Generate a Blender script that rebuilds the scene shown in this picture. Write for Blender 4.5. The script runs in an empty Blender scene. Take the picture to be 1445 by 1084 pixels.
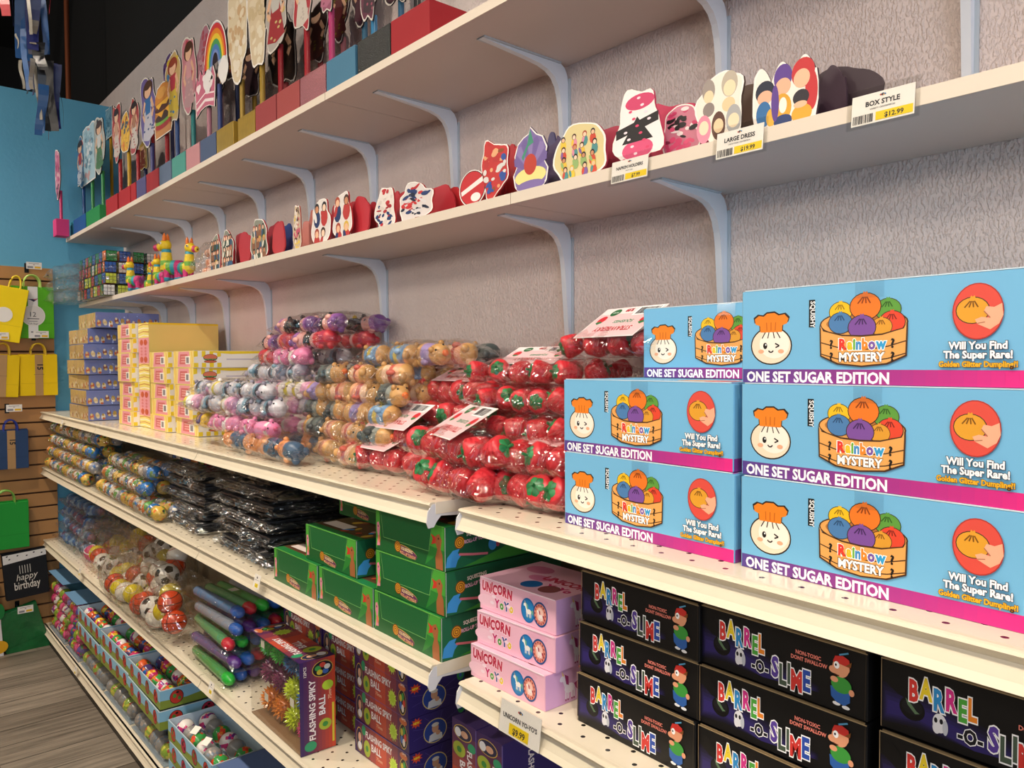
import bpy, bmesh, math, random
from mathutils import Vector, Matrix, noise
S = bpy.context.scene
COL = S.collection
R = math.radians
# ---------------------------------------------------------------- camera, light, exposure
FPX, CX, CY = 1090.0, 722.5, 542.0
CAM = Vector((0, 0, 1.5))
_y, _p, _r = R(40.9), R(1.68), R(-.31)
FWD = Vector((-math.cos(_y)*math.cos(_p), math.sin(_y)*math.cos(_p), -math.sin(_p)))
_rt = Vector((math.sin(_y), math.cos(_y), 0)); _up = _rt.cross(FWD)
RT = _rt*math.cos(_r) + _up*math.sin(_r); UP = -_rt*math.sin(_r) + _up*math.cos(_r)
cd = bpy.data.cameras.new('camera'); cam = bpy.data.objects.new('camera', cd); COL.objects.link(cam)
cd.sensor_width = 36; cd.lens = FPX/1445*36; cd.clip_start = .02; cd.clip_end = 60
cam.matrix_world = Matrix((( RT.x, UP.x, -FWD.x, CAM.x), (RT.y, UP.y, -FWD.y, CAM.y), (RT.z, UP.z, -FWD.z, CAM.z), (0, 0, 0, 1)))
S.camera = cam
S.view_settings.view_transform = 'Standard'; S.view_settings.look = 'None'
S.view_settings.gamma = 1; S.view_settings.use_curve_mapping = False
S.view_settings.exposure = -0.15
S.cycles.transparent_max_bounces = 32
W = bpy.data.worlds.new('shop_air'); S.world = W; W.use_nodes = True
W.node_tree.nodes['Background'].inputs[0].default_value = (.80, .86, 1, 1)
W.node_tree.nodes['Background'].inputs[1].default_value = .11
def lamp(name, loc, aim, size, watts, col, shape='DISK', size_y=None, spread=None):
    d = bpy.data.lights.new(name, 'AREA'); d.shape = shape; d.size = size; d.energy = watts; d.color = col
    if size_y: d.size_y = size_y
    if spread: d.spread = R(spread)
    o = bpy.data.objects.new(name, d); COL.objects.link(o); o.location = loc
    o.rotation_euler = (Vector(aim)-Vector(loc)).to_track_quat('-Z', 'Y').to_euler()
    return o
WARM, COOL = (1, .87, .72), (.70, .82, 1)
for x in (-4.6, -3.2, -1.8, -.4, 1.0):                       # down-lights over the aisle edge
    lamp('ceiling_downlight', (x, -.45, 3.65), (x, .25, 0), .12, 21, WARM, spread=116)
for x in (-4.6, -2.4, -.2, 2.0):                             # lamps over the next aisle
    lamp('aisle_lamp', (x, -2.3, 3.0), (x*.8-.3, 1.2, 1.5), .5, 13, WARM)
for x in (-6.0, -2.0, 2.0):  # unseen distant lamps, added to fill the wall below the shelves
    lamp('far_fill_lamp', (x, -6.0, 2.75), (x*.6-.8, 1.2, 1.6), .9, 54, (1, .87, .74))
lamp('track_light', (.25, .1, 3.2), (.15, 1.23, 1.9), .12, 9, (1, .84, .62))
lamp('shop_window_daylight', (3.4, -.9, 2.0), (-.6, 1.1, 1.6), 2.2, 84, COOL, 'RECTANGLE', 1.5)

# ---------------------------------------------------------------- picture point -> place in the shop
def ray(px, py): return FWD + RT*((px-CX)/FPX) - UP*((py-CY)/FPX)
def at_y(px, py, Y): d = ray(px, py); return CAM + d*(Y/d.y)
def at_x(px, py, X): d = ray(px, py); return CAM + d*(X/d.x)
def at_z(px, py, Z): d = ray(px, py); return CAM + d*((Z-1.5)/d.z)
def span(l, t, r, b, Y):
    """world x0, x1, z0, z1 of a picture box lying in the upright plane y = Y"""
    m, n = (t+b)/2, (l+r)/2
    return at_y(l, m, Y).x, at_y(r, m, Y).x, at_y(n, b, Y).z, at_y(n, t, Y).z

# ---------------------------------------------------------------- colours, materials
def lin(h):
    if not isinstance(h, str): return tuple(h)[:3]
    h = h.lstrip('#'); h = ''.join(c*2 for c in h) if len(h) == 3 else h; v = [int(h[i:i+2], 16)/255 for i in (0, 2, 4)]
    return tuple(c/12.92 if c <= .04045 else ((c+.055)/1.055)**2.4 for c in v)
def new_mat(name):
    m = bpy.data.materials.new(name); m.use_nodes = True
    nt = m.node_tree; nt.nodes.clear()
    out = nt.nodes.new('ShaderNodeOutputMaterial'); b = nt.nodes.new('ShaderNodeBsdfPrincipled')
    nt.links.new(b.outputs[0], out.inputs[0])
    return m, nt, b, out
def nd(nt, t, **kw):
    n = nt.nodes.new(t)
    for k, v in kw.items():
        if k.startswith('_'): setattr(n, k[1:], v)
        else: n.inputs[k.replace('__', ' ')].default_value = v
    return n
def coat_mat(name, rough=.5, spec=.5, bump=0., bscale=60, vary=.06, vscale=9, metal=0., coat=0.):
    """colour comes from each face's own print/dye colour (attribute Col), with procedural mottling and bump"""
    m, nt, b, out = new_mat(name); L = nt.links.new
    a = nd(nt, 'ShaderNodeVertexColor', _layer_name='Col')
    tc = nd(nt, 'ShaderNodeTexCoord')
    nz = nd(nt, 'ShaderNodeTexNoise', Scale=vscale, Detail=3.); L(tc.outputs['Object'], nz.inputs['Vector'])
    mr = nd(nt, 'ShaderNodeMapRange'); mr.inputs['To Min'].default_value = 1-vary*1.6; mr.inputs['To Max'].default_value = 1+vary*.8
    L(nz.outputs['Fac'], mr.inputs['Value'])
    mx = nd(nt, 'ShaderNodeMix', _data_type='RGBA', _blend_type='MULTIPLY'); mx.inputs['Factor'].default_value = 1
    L(a.outputs['Color'], mx.inputs['A']); L(mr.outputs['Result'], mx.inputs['B']); L(mx.outputs['Result'], b.inputs['Base Color'])
    b.inputs['Roughness'].default_value = rough; b.inputs['Specular IOR Level'].default_value = spec
    b.inputs['Metallic'].default_value = metal; b.inputs['Coat Weight'].default_value = coat
    if bump:
        n2 = nd(nt, 'ShaderNodeTexNoise', Scale=bscale, Detail=3.); L(tc.outputs['Object'], n2.inputs['Vector'])
        bp = nd(nt, 'ShaderNodeBump', Strength=bump, Distance=.004); L(n2.outputs['Fac'], bp.inputs['Height']); L(bp.outputs[0], b.inputs['Normal'])
    return m
CARD = coat_mat('printed_card', .42, .45, .05, 40, .04)
CORR = coat_mat('corrugated_card', .5, .4, .10, 22, .04)
GLOSS = coat_mat('glossy_plastic', .2, .55, 0, vary=.03)
VINYL = coat_mat('squishy_vinyl', .33, .5, .12, 90, .08, 30)
PAPER = coat_mat('kraft_paper', .62, .3, .12, 26, .06)
ENAMEL = coat_mat('enamelled_steel', .38, .5, .03, 30, .06, 5)
CLOTH = coat_mat('foil_ribbon', .35, .5, .1, 40, .2, 12)
GLIT = coat_mat('glitter_card', .35, .8, .6, 420, .45, 260, metal=.55)
LAMIN = coat_mat('laminated_board', .45, .4, .02, 14, .05, 2)
BUMPY = coat_mat('textured_rubber', .3, .5, .9, 160, .15, 60)

def film_mat(name, base=.04, rough=.05, bump=.8, scale=14, edge=.45, tint=(.965, .965, .96)):
    """thin clear plastic: see-through, with creased mirror-like reflections"""
    m, nt, b, out = new_mat(name); L = nt.links.new
    tc = nd(nt, 'ShaderNodeTexCoord')
    w = nd(nt, 'ShaderNodeTexNoise', Scale=scale, Detail=2.5, Roughness=.5, Distortion=1.1); L(tc.outputs['Object'], w.inputs['Vector'])
    r1 = nd(nt, 'ShaderNodeMath', _operation='SUBTRACT'); L(w.outputs['Fac'], r1.inputs[0]); r1.inputs[1].default_value = .5
    r2 = nd(nt, 'ShaderNodeMath', _operation='ABSOLUTE'); L(r1.outputs[0], r2.inputs[0])
    r3 = nd(nt, 'ShaderNodeMath', _operation='POWER'); L(r2.outputs[0], r3.inputs[0]); r3.inputs[1].default_value = .6
    bp = nd(nt, 'ShaderNodeBump', Strength=bump, Distance=.022); L(r3.outputs[0], bp.inputs['Height'])
    t = nd(nt, 'ShaderNodeBsdfTransparent'); t.inputs[0].default_value = (*tint, 1)
    gl = nd(nt, 'ShaderNodeBsdfGlossy', Roughness=rough); gl.inputs[0].default_value = (1, 1, 1, 1); L(bp.outputs[0], gl.inputs['Normal'])
    lw = nd(nt, 'ShaderNodeLayerWeight', Blend=.35); L(bp.outputs[0], lw.inputs['Normal'])
    pw = nd(nt, 'ShaderNodeMath', _operation='POWER'); L(lw.outputs['Facing'], pw.inputs[0]); pw.inputs[1].default_value = 2.2
    mr = nd(nt, 'ShaderNodeMapRange'); mr.inputs['To Min'].default_value = base; mr.inputs['To Max'].default_value = base+edge
    L(pw.outputs[0], mr.inputs['Value'])
    mx = nd(nt, 'ShaderNodeMixShader'); L(mr.outputs['Result'], mx.inputs[0]); L(t.outputs[0], mx.inputs[1]); L(gl.outputs[0], mx.inputs[2])
    L(mx.outputs[0], out.inputs[0]); nt.nodes.remove(b)
    return m
FILM = film_mat('clear_poly_film', .13, .07, 1.0, 13)
TAPE = film_mat('packing_tape_film', .06, .12, 0, 4, .1, (.975, .985, .99))
CRUMP = film_mat('crumpled_poly_film', .26, .13, 1.0, 20, .5)
CRINK = film_mat('crinkled_poly_film', .12, .09, 1.0, 22, .5)
SHRINK = film_mat('shrink_wrap', .05, .05, .5, 9, .3)
PVC = film_mat('clear_rigid_plastic', .02, .03, .04, 4, .16)

def stucco():
    m, nt, b, out = new_mat('rough_white_stucco'); L = nt.links.new
    tc = nd(nt, 'ShaderNodeTexCoord'); mp = nd(nt, 'ShaderNodeMapping'); mp.inputs['Scale'].default_value = (1.3, 1, .62)
    L(tc.outputs['Object'], mp.inputs['Vector'])
    n1 = nd(nt, 'ShaderNodeTexNoise', Scale=190., Detail=2.5, Roughness=.5); L(mp.outputs[0], n1.inputs['Vector'])
    n2 = nd(nt, 'ShaderNodeTexNoise', Scale=9., Detail=2.); L(mp.outputs[0], n2.inputs['Vector'])
    rp = nd(nt, 'ShaderNodeMapRange', _interpolation_type='SMOOTHSTEP'); rp.inputs['From Min'].default_value = .42; rp.inputs['From Max'].default_value = .66
    L(n1.outputs['Fac'], rp.inputs['Value'])
    bp = nd(nt, 'ShaderNodeBump', Strength=.55, Distance=.006); L(rp.outputs['Result'], bp.inputs['Height']); L(bp.outputs[0], b.inputs['Normal'])
    cr = nd(nt, 'ShaderNodeMix', _data_type='RGBA'); cr.inputs['A'].default_value = (*lin('#dfcfc9'), 1); cr.inputs['B'].default_value = (*lin('#e9dbd5'), 1)
    L(n2.outputs['Fac'], cr.inputs['Factor']); L(cr.outputs['Result'], b.inputs['Base Color']); b.inputs['Roughness'].default_value = .75
    return m
def paint(name, a, c, scale=3., rough=.55, bump=.25, bs=70.):
    m, nt, b, out = new_mat(name); L = nt.links.new
    tc = nd(nt, 'ShaderNodeTexCoord'); n = nd(nt, 'ShaderNodeTexNoise', Scale=scale, Detail=4.); L(tc.outputs['Object'], n.inputs['Vector'])
    x = nd(nt, 'ShaderNodeMix', _data_type='RGBA'); x.inputs['A'].default_value = (*lin(a), 1); x.inputs['B'].default_value = (*lin(c), 1)
    L(n.outputs['Fac'], x.inputs['Factor']); L(x.outputs['Result'], b.inputs['Base Color']); b.inputs['Roughness'].default_value = rough
    n2 = nd(nt, 'ShaderNodeTexNoise', Scale=bs, Detail=2.); L(tc.outputs['Object'], n2.inputs['Vector'])
    bp = nd(nt, 'ShaderNodeBump', Strength=bump, Distance=.002); L(n2.outputs['Fac'], bp.inputs['Height']); L(bp.outputs[0], b.inputs['Normal'])
    return m
def planks():
    m, nt, b, out = new_mat('grey_wood_planks'); L = nt.links.new
    tc = nd(nt, 'ShaderNodeTexCoord'); mp = nd(nt, 'ShaderNodeMapping'); mp.inputs['Rotation'].default_value = (0, 0, R(90))
    L(tc.outputs['Object'], mp.inputs['Vector'])
    br = nd(nt, 'ShaderNodeTexBrick', Scale=1., Mortar__Size=.0025); br.offset = .37; br.inputs['Brick Width'].default_value = 1.1; br.inputs['Row Height'].default_value = .155
    br.inputs['Color1'].default_value = (*lin('#8a7f71'), 1); br.inputs['Color2'].default_value = (*lin('#6d6357'), 1); br.inputs['Mortar'].default_value = (*lin('#3a342d'), 1)
    L(mp.outputs[0], br.inputs['Vector'])
    m2 = nd(nt, 'ShaderNodeMapping'); m2.inputs['Scale'].default_value = (26, 1.6, 1); L(tc.outputs['Object'], m2.inputs['Vector'])
    g = nd(nt, 'ShaderNodeTexNoise', Scale=1.6, Detail=6., Roughness=.65); L(m2.outputs[0], g.inputs['Vector'])
    mr = nd(nt, 'ShaderNodeMapRange'); mr.inputs['From Min'].default_value = .3; mr.inputs['From Max'].default_value = .7; mr.inputs['To Min'].default_value = .45; mr.inputs['To Max'].default_value = 1.35
    L(g.outputs['Fac'], mr.inputs['Value'])
    x = nd(nt, 'ShaderNodeMix', _data_type='RGBA', _blend_type='MULTIPLY'); x.inputs['Factor'].default_value = 1
    L(br.outputs['Color'], x.inputs['A']); L(mr.outputs['Result'], x.inputs['B']); L(x.outputs['Result'], b.inputs['Base Color']); b.inputs['Roughness'].default_value = .5
    return m
def perforated():
    """cream enamel deck with rows of round holes"""
    m, nt, b, out = new_mat('perforated_cream_steel'); L = nt.links.new
    tc = nd(nt, 'ShaderNodeTexCoord')
    def grid(off):
        s = nd(nt, 'ShaderNodeVectorMath', _operation='MULTIPLY_ADD'); s.inputs[1].default_value = (1/.0508, 1/.0508, 0); s.inputs[2].default_value = off
        L(tc.outputs['Object'], s.inputs[0]); f = nd(nt, 'ShaderNodeVectorMath', _operation='FRACTION'); L(s.outputs[0], f.inputs[0])
        d = nd(nt, 'ShaderNodeVectorMath', _operation='DISTANCE'); d.inputs[1].default_value = (.5, .5, 0); L(f.outputs[0], d.inputs[0]); return d.outputs['Value']
    mn = nd(nt, 'ShaderNodeMath', _operation='MINIMUM'); L(grid((0, 0, 0)), mn.inputs[0]); L(grid((.5, .5, 0)), mn.inputs[1])
    lt = nd(nt, 'ShaderNodeMath', _operation='LESS_THAN'); L(mn.outputs[0], lt.inputs[0]); lt.inputs[1].default_value = .072
    n = nd(nt, 'ShaderNodeTexNoise', Scale=7., Detail=5.); L(tc.outputs['Object'], n.inputs['Vector'])
    c = nd(nt, 'ShaderNodeMix', _data_type='RGBA'); c.inputs['A'].default_value = (*lin('#d9cdb6'), 1); c.inputs['B'].default_value = (*lin('#ece2cc'), 1); L(n.outputs['Fac'], c.inputs['Factor'])
    x = nd(nt, 'ShaderNodeMix', _data_type='RGBA'); x.inputs['B'].default_value = (*lin('#2a241d'), 1)
    L(lt.outputs[0], x.inputs['Factor']); L(c.outputs['Result'], x.inputs['A']); L(x.outputs['Result'], b.inputs['Base Color'])
    b.inputs['Roughness'].default_value = .17; b.inputs['Specular IOR Level'].default_value = .5
    return m
PERF = perforated()

# ---------------------------------------------------------------- mesh building
class MB:
    def __init__(s): s.v = []; s.f = []; s.c = []; s.sm = []; s.T = Matrix()
    def add(s, vs, fs, col, smooth=False):
        k = len(s.v); T = s.T
        s.v += [tuple(T @ Vector(p)) for p in vs]
        multi = isinstance(col, list)
        if not multi: cc = lin(col)
        for i, f in enumerate(fs):
            s.f.append([k+j for j in f]); s.c.append(lin(col[i]) if multi else cc); s.sm.append(smooth)
        return s
    def box(s, lo, hi, col, bev=0):
        x0, y0, z0 = lo; x1, y1, z1 = hi
        if not bev:
            return s.add([(x0,y0,z0),(x1,y0,z0),(x1,y1,z0),(x0,y1,z0),(x0,y0,z1),(x1,y0,z1),(x1,y1,z1),(x0,y1,z1)],
                  [(0,3,2,1),(4,5,6,7),(0,1,5,4),(1,2,6,5),(2,3,7,6),(3,0,4,7)], col)
        bm = bmesh.new(); bmesh.ops.create_cube(bm, size=1, matrix=Matrix.Translation(((x0+x1)/2,(y0+y1)/2,(z0+z1)/2)) @ Matrix.Diagonal((x1-x0,y1-y0,z1-z0,1)))
        bmesh.ops.bevel(bm, geom=bm.edges[:], offset=bev, segments=2, affect='EDGES', profile=.5)
        return s.bm(bm, col)
    def bm(s, bm, col, smooth=False):
        bm.verts.index_update()
        s.add([v.co for v in bm.verts], [[v.index for v in f.verts] for f in bm.faces], col, smooth); bm.free(); return s
    def extrude(s, pts, d, col, axis='y', side=None):
        """pts: outline in the plane across axis; d = (from, to) along it"""
        def P(a, b, t): return {'y': (a, t, b), 'x': (t, a, b), 'z': (a, b, t)}[axis]
        n = len(pts); k0 = [P(a, b, d[0]) for a, b in pts]; k1 = [P(a, b, d[1]) for a, b in pts]
        s.add(k0+k1, [list(range(n)), list(range(2*n-1, n-1, -1))], col)
        s.add(k0+k1, [(i, n+i, n+(i+1) % n, (i+1) % n) for i in range(n)], side or col); return s
    def tube(s, path, r, col, seg=8, cap=True):
        P = [Vector(p) for p in path]; n = len(P); rs = r if isinstance(r, (list, tuple)) else [r]*n
        vs = []; up = Vector((0, 0, 1))
        for i in range(n):
            t = (P[min(i+1, n-1)]-P[max(i-1, 0)]).normalized()
            a = t.cross(up) if abs(t.dot(up)) < .95 else t.cross(Vector((0, 1, 0)))
            a.normalize(); b = t.cross(a)
            for k in range(seg):
                q = 2*math.pi*k/seg; vs.append(P[i]+(a*math.cos(q)+b*math.sin(q))*rs[i])
        fs = [(i*seg+k, i*seg+(k+1) % seg, (i+1)*seg+(k+1) % seg, (i+1)*seg+k) for i in range(n-1) for k in range(seg)]
        s.add(vs, fs, col, True)
        if cap: s.add(vs[:seg]+vs[-seg:], [list(range(seg)), list(range(2*seg-1, seg-1, -1))], col)
        return s
    def lathe(s, prof, col, seg=16, sq=1.0):
        """prof: (radius, z) from bottom to top; col one colour or one per band"""
        vs = []
        for r, z in prof:
            for k in range(seg):
                q = 2*math.pi*k/seg; vs.append((r*math.cos(q), r*sq*math.sin(q), z))
        n = len(prof)
        fs = []; cs = []
        for i in range(n-1):
            for k in range(seg):
                fs.append((i*seg+k, i*seg+(k+1) % seg, (i+1)*seg+(k+1) % seg, (i+1)*seg+k)); cs.append(col[i] if isinstance(col, list) else col)
        return s.add(vs, fs, cs, True)
    def ball(s, c, r, col, seg=14, rings=9, sq=(1, 1, 1)):
        T = s.T; s.T = T @ Matrix.Translation(c) @ Matrix.Diagonal((*sq, 1))
        s.lathe([(max(r*math.sin(math.pi*i/rings), 1e-5), -r*math.cos(math.pi*i/rings)) for i in range(rings+1)], col, seg); s.T = T; return s
    def build(s, name, mat, parent=None, loc=None, rot=None):
        me = bpy.data.meshes.new(name); me.from_pydata(s.v, [], s.f)
        me.polygons.foreach_set('use_smooth', s.sm)
        at = me.color_attributes.new('Col', 'FLOAT_COLOR', 'CORNER'); buf = []
        for f, c in zip(s.f, s.c): buf += [c[0], c[1], c[2], 1.]*len(f)
        at.data.foreach_set('color', buf); me.materials.append(mat)
        return link(name, me, parent, loc, rot)
def link(name, me, parent=None, loc=None, rot=None):
    o = bpy.data.objects.new(name, me); COL.objects.link(o)
    if parent is not None: o.parent = parent
    if loc is not None: o.location = loc
    if rot is not None: o.rotation_euler = rot if isinstance(rot, (tuple, list)) else (0, 0, rot)
    return o
def tag(o, label, cat, group=None, kind=None):
    o['label'] = label; o['category'] = cat
    if group: o['group'] = group
    if kind: o['kind'] = kind
    return o
def struct(o, label=None, cat=None):
    o['kind'] = 'structure'
    if label: o['label'] = label; o['category'] = cat
    return o
def empty(name, loc=(0, 0, 0), rz=0.):
    o = bpy.data.objects.new(name, None); o.empty_display_size = .02; COL.objects.link(o); o.location = loc; o.rotation_euler = (0, 0, rz); return o
def copy_tree(o, parent=None):
    c = o.copy(); COL.objects.link(c); c.parent = parent
    for ch in o.children: copy_tree(ch, c)
    return c

# ---------------------------------------------------------------- flat print on a face
_gl = {}
def glyphs(t, off):
    k = (t, round(off, 4))
    if k not in _gl:
        cu = bpy.data.curves.new('lettering', 'FONT'); cu.body = t; cu.size = 1; cu.resolution_u = 2; cu.offset = off
        o = bpy.data.objects.new('lettering', cu); COL.objects.link(o)
        bpy.context.view_layer.update()
        e = o.evaluated_get(bpy.context.evaluated_depsgraph_get()); me = e.to_mesh()
        vs = [(v.co.x, v.co.y) for v in me.vertices]; fs = [list(p.vertices) for p in me.polygons]
        e.to_mesh_clear(); bpy.data.objects.remove(o); bpy.data.curves.remove(cu)
        x0 = min(v[0] for v in vs); x1 = max(v[0] for v in vs)
        _gl[k] = ([(x-x0, y) for x, y in vs], fs, x1-x0)
    return _gl[k]
class Face:
    """a printed face: origin o (bottom left), unit axes u, v; drawing units: face height = 1"""
    def __init__(s, m, o, u, v, h, lay=.0002, step=.000016):
        s.m, s.o, s.u, s.v, s.h, s.lay, s.step = m, Vector(o), Vector(u).normalized(), Vector(v).normalized(), h, lay, step
        s.n = s.u.cross(s.v)
    def P(s, x, y): return s.o + s.u*(x*s.h) + s.v*(y*s.h) + s.n*s.lay
    def poly(s, pts, col):
        s.lay += s.step; s.m.add([s.P(*p) for p in pts], [list(range(len(pts)))], col); return s
    def rect(s, x0, y0, x1, y1, col): return s.poly([(x0,y0),(x1,y0),(x1,y1),(x0,y1)], col)
    def ell(s, cx, cy, rx, ry, col, rot=0, n=20, a0=0, a1=360):
        c, q = math.cos(R(rot)), math.sin(R(rot)); pts = []
        for i in range(n):
            t = R(a0+(a1-a0)*i/(n if a1-a0 == 360 else n-1)); x, y = rx*math.cos(t), ry*math.sin(t); pts.append((cx+x*c-y*q, cy+x*q+y*c))
        return s.poly(pts, col)
    def arc(s, cx, cy, r0, r1, a0, a1, col, n=14, sy=1):
        A = [R(a0+(a1-a0)*i/n) for i in range(n+1)]
        return s.poly([(cx+r1*math.cos(a), cy+sy*r1*math.sin(a)) for a in A]+[(cx+r0*math.cos(a), cy+sy*r0*math.sin(a)) for a in reversed(A)], col)
    def line(s, pts, w, col):
        s.lay += s.step
        for (ax, ay), (bx, by) in zip(pts, pts[1:]):
            l = math.hypot(bx-ax, by-ay) or 1; nx, ny = -(by-ay)/l*w/2, (bx-ax)/l*w/2
            s.m.add([s.P(ax+nx, ay+ny), s.P(ax-nx, ay-ny), s.P(bx-nx, by-ny), s.P(bx+nx, by+ny)], [(0, 1, 2, 3)], col)
        return s
    def text(s, t, x, y, size, col, bold=.02, align='L', rot=0, sx=1., out=None, gap=0, shear=0):
        """out = (colour, width) draws a wider outline underneath"""
        c, q = math.cos(R(rot)), math.sin(R(rot))
        w = glyphs(t, bold)[2]*size*sx; dx = {'L': 0, 'C': -w/2, 'R': -w}[align]
        for colr, off in (([(out[0], bold+out[1])] if out else []) + [(col, bold)]):
            vs, fs, gw = glyphs(t, off); s.lay += s.step; k = (gw*size*sx-w)/2
            pts = []
            for a, b in vs:
                a = a*size*sx+dx-k+shear*b*size; b *= size; pts.append(s.P(x+a*c-b*q, y+a*q+b*c))
            s.m.add(pts, fs, colr)
        return s
    def letters(s, t, x, y, size, cols, bold=.05, out=None, gap=.05, sx=1., rot=0, jump=None, slope=0):
        for i, ch in enumerate(t):
            g = glyphs(ch, bold)[2]*size*sx
            s.text(ch, x, y+(jump[i % len(jump)] if jump else 0), size, cols[i % len(cols)], bold, sx=sx, out=out, rot=rot)
            x += g+gap*size; y += slope*(g+gap*size)
        return x
def front(m, w, h, lay=.0002): return Face(m, (0, 0, 0), (1, 0, 0), (0, 0, 1), h, lay)
def rside(m, w, d, h): return Face(m, (w, 0, 0), (0, 1, 0), (0, 0, 1), h)
def lside(m, w, d, h): return Face(m, (0, d, 0), (0, -1, 0), (0, 0, 1), h)
def topf(m, w, d, h): return Face(m, (0, 0, h), (1, 0, 0), (0, 1, 0), d)
rnd = random.Random(7)
# ================================================================ the room
WALL_Y, END_X = 1.23, -4.80
def slab(name, lo, hi, mat, col='#ffffff'):
    return struct(MB().box(lo, hi, col).build(name, mat))
slab('floor', (-9, -9, -.05), (3.6, 1.3, 0), planks())
slab('wall_right', (-8, WALL_Y, 0), (3.6, 1.36, 3.09), stucco())
BLACK = paint('black_paint', '#060606', '#0b0a0a', 2, .8, .2)
slab('wall_upper', (-8, WALL_Y+.004, 3.09), (3.6, 1.36, 4.25), BLACK)
slab('wall_far', (-4.92, -4.2, 0), (END_X, WALL_Y-.001, 2.945), paint('sky_blue_wall_paint', '#55a2c4', '#63aed0', 2.2, .6, .35, 60))
slab('light_block_wall', (-6.5, -1.75, 0), (2.6, -1.6, 1.68), paint('grey_partition_paint', '#6a6660', '#75706a', 3, .6, .2))      # unseen low wall, added to keep far light off the lower shelves
slab('wall_back', (-8.1, -9, 0), (-8, 1.36, 4.25), BLACK)
slab('ceiling', (-8.1, -9, 4.25), (3.6, 1.36, 4.3), BLACK)
pp = MB().tube([(0, 0, 0), (0, 0, 3.9)], .014, '#8a4a2c', 12).tube([(0, 0, 2.2), (0, 0, 2.26)], .018, '#7a4026', 12)
p0 = at_x(96.5, 138, -5.15)
o = pp.build('sprinkler_pipe', coat_mat('copper_pipe', .4, .5, metal=.6), None, (p0.x, p0.y, .3)); tag(o, 'copper coloured pipe rising behind the blue wall', 'pipe')
MB().tube([(0, 0, .045), (0, 0, .06)], .05, '#7a4026', 12).build('pipe_collar', GLOSS, o)
# duct in the dark
dq = MB().tube([(0, 0, 0), (.5, .5, 1.3)], .09, '#26231f', 14)
o = dq.build('air_duct', coat_mat('dusty_duct', .7, .3), None, (-6.4, .3, 2.9)); tag(o, 'grey duct slanting up in the dark above the blue wall', 'duct')

# ---------------------------------------------------------------- white board shelves on brackets
def board(x0, x1, y0, zt, th, label):
    m = MB().box((0, 0, -th), (x1-x0-.002, WALL_Y-y0-.001, 0), '#e2d7d2').box((.001, .001, -th-.0003), (x1-x0-.003, WALL_Y-y0-.002, -th+.001), '#cdc0b9')  # underside shade put into the lower face's darker colour
    o = m.build('wall_shelf', LAMIN, None, (x0, y0, zt)); tag(o, label, 'shelf', 'white wall shelf boards')
    MB().box((0, -.0016, -th-.0004), (x1-x0-.002, 0, .0004), '#ddd0bf').build('edge_band', LAMIN, o); return o
TOP_Y, TOP_Z, MID_Y, MID_Z = .925, 2.171, .98, 1.823
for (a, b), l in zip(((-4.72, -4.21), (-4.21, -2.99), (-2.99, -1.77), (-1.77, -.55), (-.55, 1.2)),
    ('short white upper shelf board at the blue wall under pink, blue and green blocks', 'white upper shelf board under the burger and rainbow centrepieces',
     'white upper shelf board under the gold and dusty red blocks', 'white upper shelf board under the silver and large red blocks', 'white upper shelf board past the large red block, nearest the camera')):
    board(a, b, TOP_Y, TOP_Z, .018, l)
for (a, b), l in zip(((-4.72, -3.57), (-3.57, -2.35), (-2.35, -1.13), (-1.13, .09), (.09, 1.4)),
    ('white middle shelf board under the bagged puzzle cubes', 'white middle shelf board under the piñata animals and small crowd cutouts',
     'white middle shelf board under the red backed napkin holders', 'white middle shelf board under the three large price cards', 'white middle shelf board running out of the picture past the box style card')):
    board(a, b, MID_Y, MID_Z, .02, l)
def bracket_mesh(arm, leg):
    m = MB(); w = .013
    out = [(-arm, 0), (-arm, -.003), (-.12, -.0125), (-.085, -.0165), (-.062, -.023), (-.045, -.034), (-.034, -.050), (-.027, -.072), (-.0225, -.10), (-.009, -leg), (-.003, -leg), (-.003, -.04), (-.006, -.022), (-.013, -.009), (-.024, -.002), (-.034, 0)]
    m.extrude(out, (-w/2, w/2), '#dfe6ee', 'x')
    m.box((-w/2-.003, -.0035, -leg), (w/2+.006, -.0005, -.03), '#b9c4cc')
    m.box((-w/2-.006, -arm, -.003), (w/2+.006, -.03, -.0004), '#b9c4cc')
    return m
def screw_mesh():
    m = MB(); m.T = Matrix.Rotation(R(90), 4, 'X'); m.lathe([(.0001, .004), (.0045, .0035), (.006, .001), (.006, 0)][::-1], '#5a3a20', 12); return m
protos = {}
def bracket(x, zs, arm, leg, label, grp):
    k = (arm, leg)
    if k not in protos:
        o = bracket_mesh(arm, leg).build('shelf_bracket', ENAMEL)
        screw_mesh().build('screw', GLOSS, o, (.0, -.006, -.06)); screw_mesh().build('screw', GLOSS, o, (0, -.006, -leg+.014))
        protos[k] = o
    else: o = copy_tree(protos[k])
    o.location = (x, WALL_Y, zs); tag(o, label, 'shelf bracket', grp); return o
P = .4064
tl = ['behind the box style card', 'above the large dress card', 'above the raspberry pink boards', 'above the round red disc board',
      'above the broad patched cutout', 'above the paired white and navy cutouts', 'above the small crowd cutouts', 'above the bag of peach toys', 'above the piñata animals', 'above the bagged puzzle cubes']
for i in range(10):
    bracket(-.415-P*i, TOP_Z-.018, .245, .31, 'metal bracket under the upper shelf, %s' % tl[i], 'brackets under the upper shelf')
ml = ['between the napkin holders card and the large dress card', 'below the red flower shell cutout', 'above the tan animal packs', 'above the strawberry pile edge',
      'above the pink and purple toy packs', 'right of the yellow display carton', 'behind the yellow display carton', 'above the pink burger cartons', 'above the blue card cartons', 'next to the blue wall']
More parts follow.
